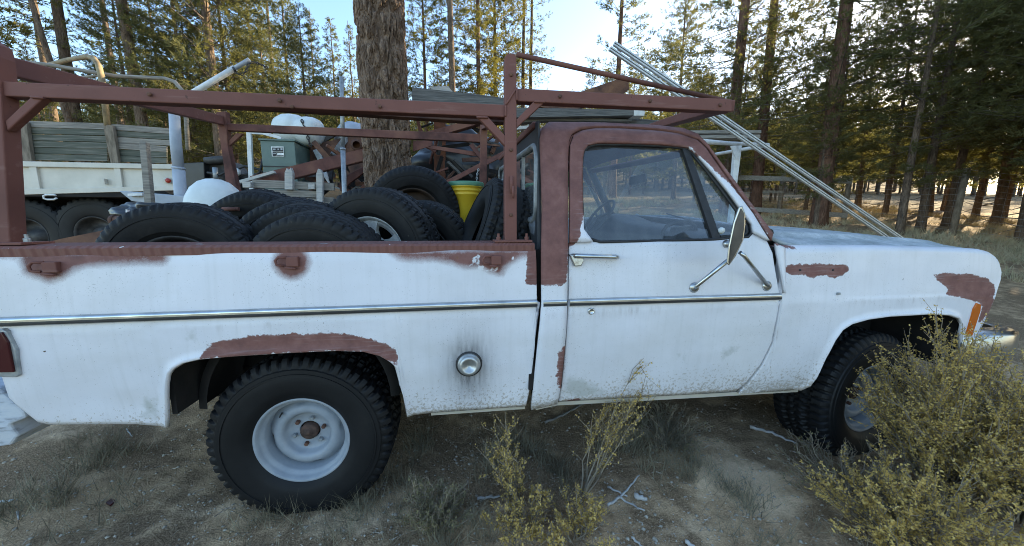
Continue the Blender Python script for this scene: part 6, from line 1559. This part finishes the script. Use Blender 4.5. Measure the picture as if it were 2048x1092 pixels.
def shrub(name, label, base, H, W, stems, leaves, seed, lmat='leaf_yel', lean=(0, 0), ls=0.011, twigs=9, group=None, up=0.9, rad=0.006, first=0.25):
    q = np.random.default_rng(seed)
    t = thing(name, label, 'shrub', base, group); base = np.array(base, float)
    st = MB(); segs = []
    for _ in range(stems):
        a = q.uniform(0, 2 * math.pi); r_ = math.sqrt(q.uniform(0, 1)); L_ = H * q.uniform(0.55, 1.12)
        o0 = base + np.array((math.cos(a) * 0.12 * W * r_, math.sin(a) * 0.12 * W * r_, -0.02))
        top = base + np.array((math.cos(a) * W * r_ + lean[0] * L_, math.sin(a) * W * r_ + lean[1] * L_, L_ * (1 - 0.45 * r_ * r_) * up))
        mid = (o0 + top) / 2 + np.array((math.cos(a) * W * r_ * 0.12, math.sin(a) * W * r_ * 0.12, L_ * 0.08)) + q.normal(0, 0.03 * H, 3)
        pts = [(1 - u) ** 2 * o0 + 2 * u * (1 - u) * mid + u * u * top + (q.normal(0, 0.008, 3) if 0 < u < 1 else 0) for u in np.linspace(0, 1, 7)]
        st.tube(pts, list(np.linspace(rad, 0.0011, 7)), 4, cap=False)
        for w in range(twigs):
            u = q.uniform(first, 1.0); f = u * 6; i0 = min(5, int(f)); c = pts[i0] + (pts[i0 + 1] - pts[i0]) * (f - i0)
            d = (pts[i0 + 1] - pts[i0]); d = d / np.linalg.norm(d) + q.normal(0, 0.55, 3) + np.array((0, 0, 0.35)); d /= np.linalg.norm(d)
            l_ = H * q.uniform(0.07, 0.22)
            e_ = c + d * l_; m2 = (c + e_) / 2 + q.normal(0, 0.010, 3)
            st.tube([c, m2, e_], [0.0016, 0.0013, 0.0008], 3, cap=False); segs.append((c, e_))
        segs.append((pts[4], pts[6])); segs.append((pts[3], pts[5]))
    o = st.build('stems', MAT['stem'], t, fix=False)
    sg = np.array([(a, b) for a, b in segs]); k_ = q.integers(0, len(sg), leaves); u = q.uniform(0, 1, leaves)
    u = np.round(u * 9) / 9 + q.normal(0, 0.02, leaves)
    b = sg[k_, 0] + (sg[k_, 1] - sg[k_, 0]) * u[:, None] + q.normal(0, 0.0022, (leaves, 3))
    d = q.normal(size=(leaves, 3)) + np.array((0, 0, 0.5)); d /= np.linalg.norm(d, axis=1, keepdims=True)
    L_ = ls * q.uniform(0.6, 1.4, leaves); sd = np.cross(d, q.normal(size=d.shape)); sd /= np.linalg.norm(sd, axis=1, keepdims=True); sd *= (L_ * 0.30)[:, None]
    V = np.stack([b, b + d * (L_ * 0.55)[:, None] - sd, b + d * L_[:, None], b + d * (L_ * 0.55)[:, None] + sd], 1).reshape(-1, 3)
    mesh_obj('leaves', fast_mesh('leaves', V, np.arange(4 * leaves).reshape(-1, 4)), MAT[lmat], t)
    return t
def gp(x, y):
    p = G(x, y); return np.array((p[0], p[1], float(gz(np.array([p[0]]), np.array([p[1]]))[0])))
b_ = gp(1890, 985); zt2 = P(1800, 652, b_[1])[2]
shrub('bitterbrush', 'large yellow-olive shrub filling the corner before the front wheel', b_, zt2 * 1.0, 0.34, 110, 50000, 5, ls=0.0102, twigs=17, rad=0.005)
b2_ = gp(2040, 1035); zt3 = P(2020, 728, b2_[1])[2]
shrub('bitterbrush', 'straw-coloured shrub spilling over the right edge below the bumper', b2_, zt3, 0.46, 125, 56000, 15, ls=0.0102, twigs=16, rad=0.005)
shrub('bitterbrush', 'yellow-olive shrub at the lower edge, in front of the large one', gp(1840, 1110), 0.42, 0.38, 60, 20000, 6, ls=0.010, twigs=14, rad=0.004)
shrub('dead_shrub', 'grey bare twiggy shrub left of the large one, below the front wheel', gp(1700, 985), 0.30, 0.34, 60, 1600, 7, 'leaf_grey', twigs=14, rad=0.004)
shrub('dead_shrub', 'low grey twiggy shrub under the middle of the door', gp(1330, 875), 0.22, 0.30, 50, 700, 8, 'leaf_grey', twigs=14, rad=0.003)
shrub('sapling', 'thin yellow-leaved sapling reaching up in front of the lower door', gp(1165, 985), 0.72, 0.10, 8, 2000, 9, lean=(0.36, 0.06), twigs=18, rad=0.0055, ls=0.0105)
shrub('bitterbrush', 'low yellow-leaved shrub at the lower edge beneath the thin sapling', gp(1150, 1085), 0.20, 0.19, 26, 3000, 10, twigs=14, rad=0.003)
shrub('bitterbrush', 'slim yellow shrub with tall stalks below the filler cap', gp(1035, 1005), 0.50, 0.11, 10, 1700, 12, lean=(-0.20, 0.08), twigs=16, rad=0.004)
shrub('bitterbrush', 'yellowish shrub at the lower edge below the slim stalked one', gp(1050, 1080), 0.22, 0.20, 24, 2400, 13, twigs=14, rad=0.003)
shrub('sagebrush', 'grey-green low shrub right of the rear wheel', gp(868, 1050), 0.24, 0.17, 46, 4200, 14, 'leaf_grey', twigs=14, rad=0.003, ls=0.009)

# ================================================================ STICKS AND CHIPS
def stick(px, label, r=0.007, name='stick', mat='wood_pale', lift=0.006, n=7):
    pts = []
    for k_ in range(len(px) - 1):
        for u in np.linspace(0, 1, n, endpoint=False): pts.append(np.array(px[k_]) * (1 - u) + np.array(px[k_ + 1]) * u)
    pts.append(np.array(px[-1], float)); w = []
    for i_, q in enumerate(pts):
        p = gp(*q); w.append(p + np.array((0, 0, lift + 0.5 * r + 0.004 * math.sin(i_ * 2.1))))
    o = MB().tube(w, [r * (1 - 0.55 * i_ / len(w)) * (1 + 0.15 * math.sin(i_ * 3.3)) for i_ in range(len(w))], 7).build(name, MAT[mat]); return tag(o, label, 'stick' if name == 'stick' else 'wood chip')
stick([(955, 1001), (1000, 996)], 'pale flat stick on the ground left of the yellow shrubs', 0.008)
stick([(1090, 858), (1140, 838), (1190, 812)], 'long grey branch lying in the shade under the cab', 0.009, mat='wood_grey')
stick([(1500, 852), (1545, 862), (1592, 880)], 'bleached branch lying left of the front wheel', 0.011)
stick([(1215, 1010), (1250, 985), (1278, 955)], 'longest of the crossed bleached sticks right of the sapling', 0.007)
stick([(1215, 975), (1255, 992)], 'short stick crossing the pile right of the sapling', 0.006)
stick([(1236, 992), (1290, 1018)], 'lower crossed stick of the pile right of the sapling', 0.006)
stick([(1270, 992), (1294, 1000)], 'chunky white wood chip beside the crossed sticks', 0.016, 'wood_chip')
stick([(1264, 1072), (1288, 1092)], 'thin pale stick at the lower edge below the crossed sticks', 0.006)
stick([(1372, 1078), (1400, 1095)], 'white wood chip at the lower edge right of the sticks', 0.010, 'wood_chip')
stick([(-20, 1006), (26, 997)], 'bright white chip of wood at the left edge of the ground', 0.008, 'wood_chip', 'white_plastic')
stick([(34, 1020), (38, 1042)], 'small curved pale stick near the white chip', 0.004)
stick([(255, 868), (266, 880)], 'tiny curled pale twig below the rear bed corner', 0.004)
o = MB().prism([gp(210, 998) + (0, 0, 0.012), gp(222, 990) + (0, 0, 0.012), gp(230, 995) + (0, 0, 0.012), gp(218, 1003) + (0, 0, 0.012)], (0, 0, -0.008)).build('red_shard', MAT['red_lens']); tag(o, 'small dark red shard on the ground left of the rear wheel', 'shard')
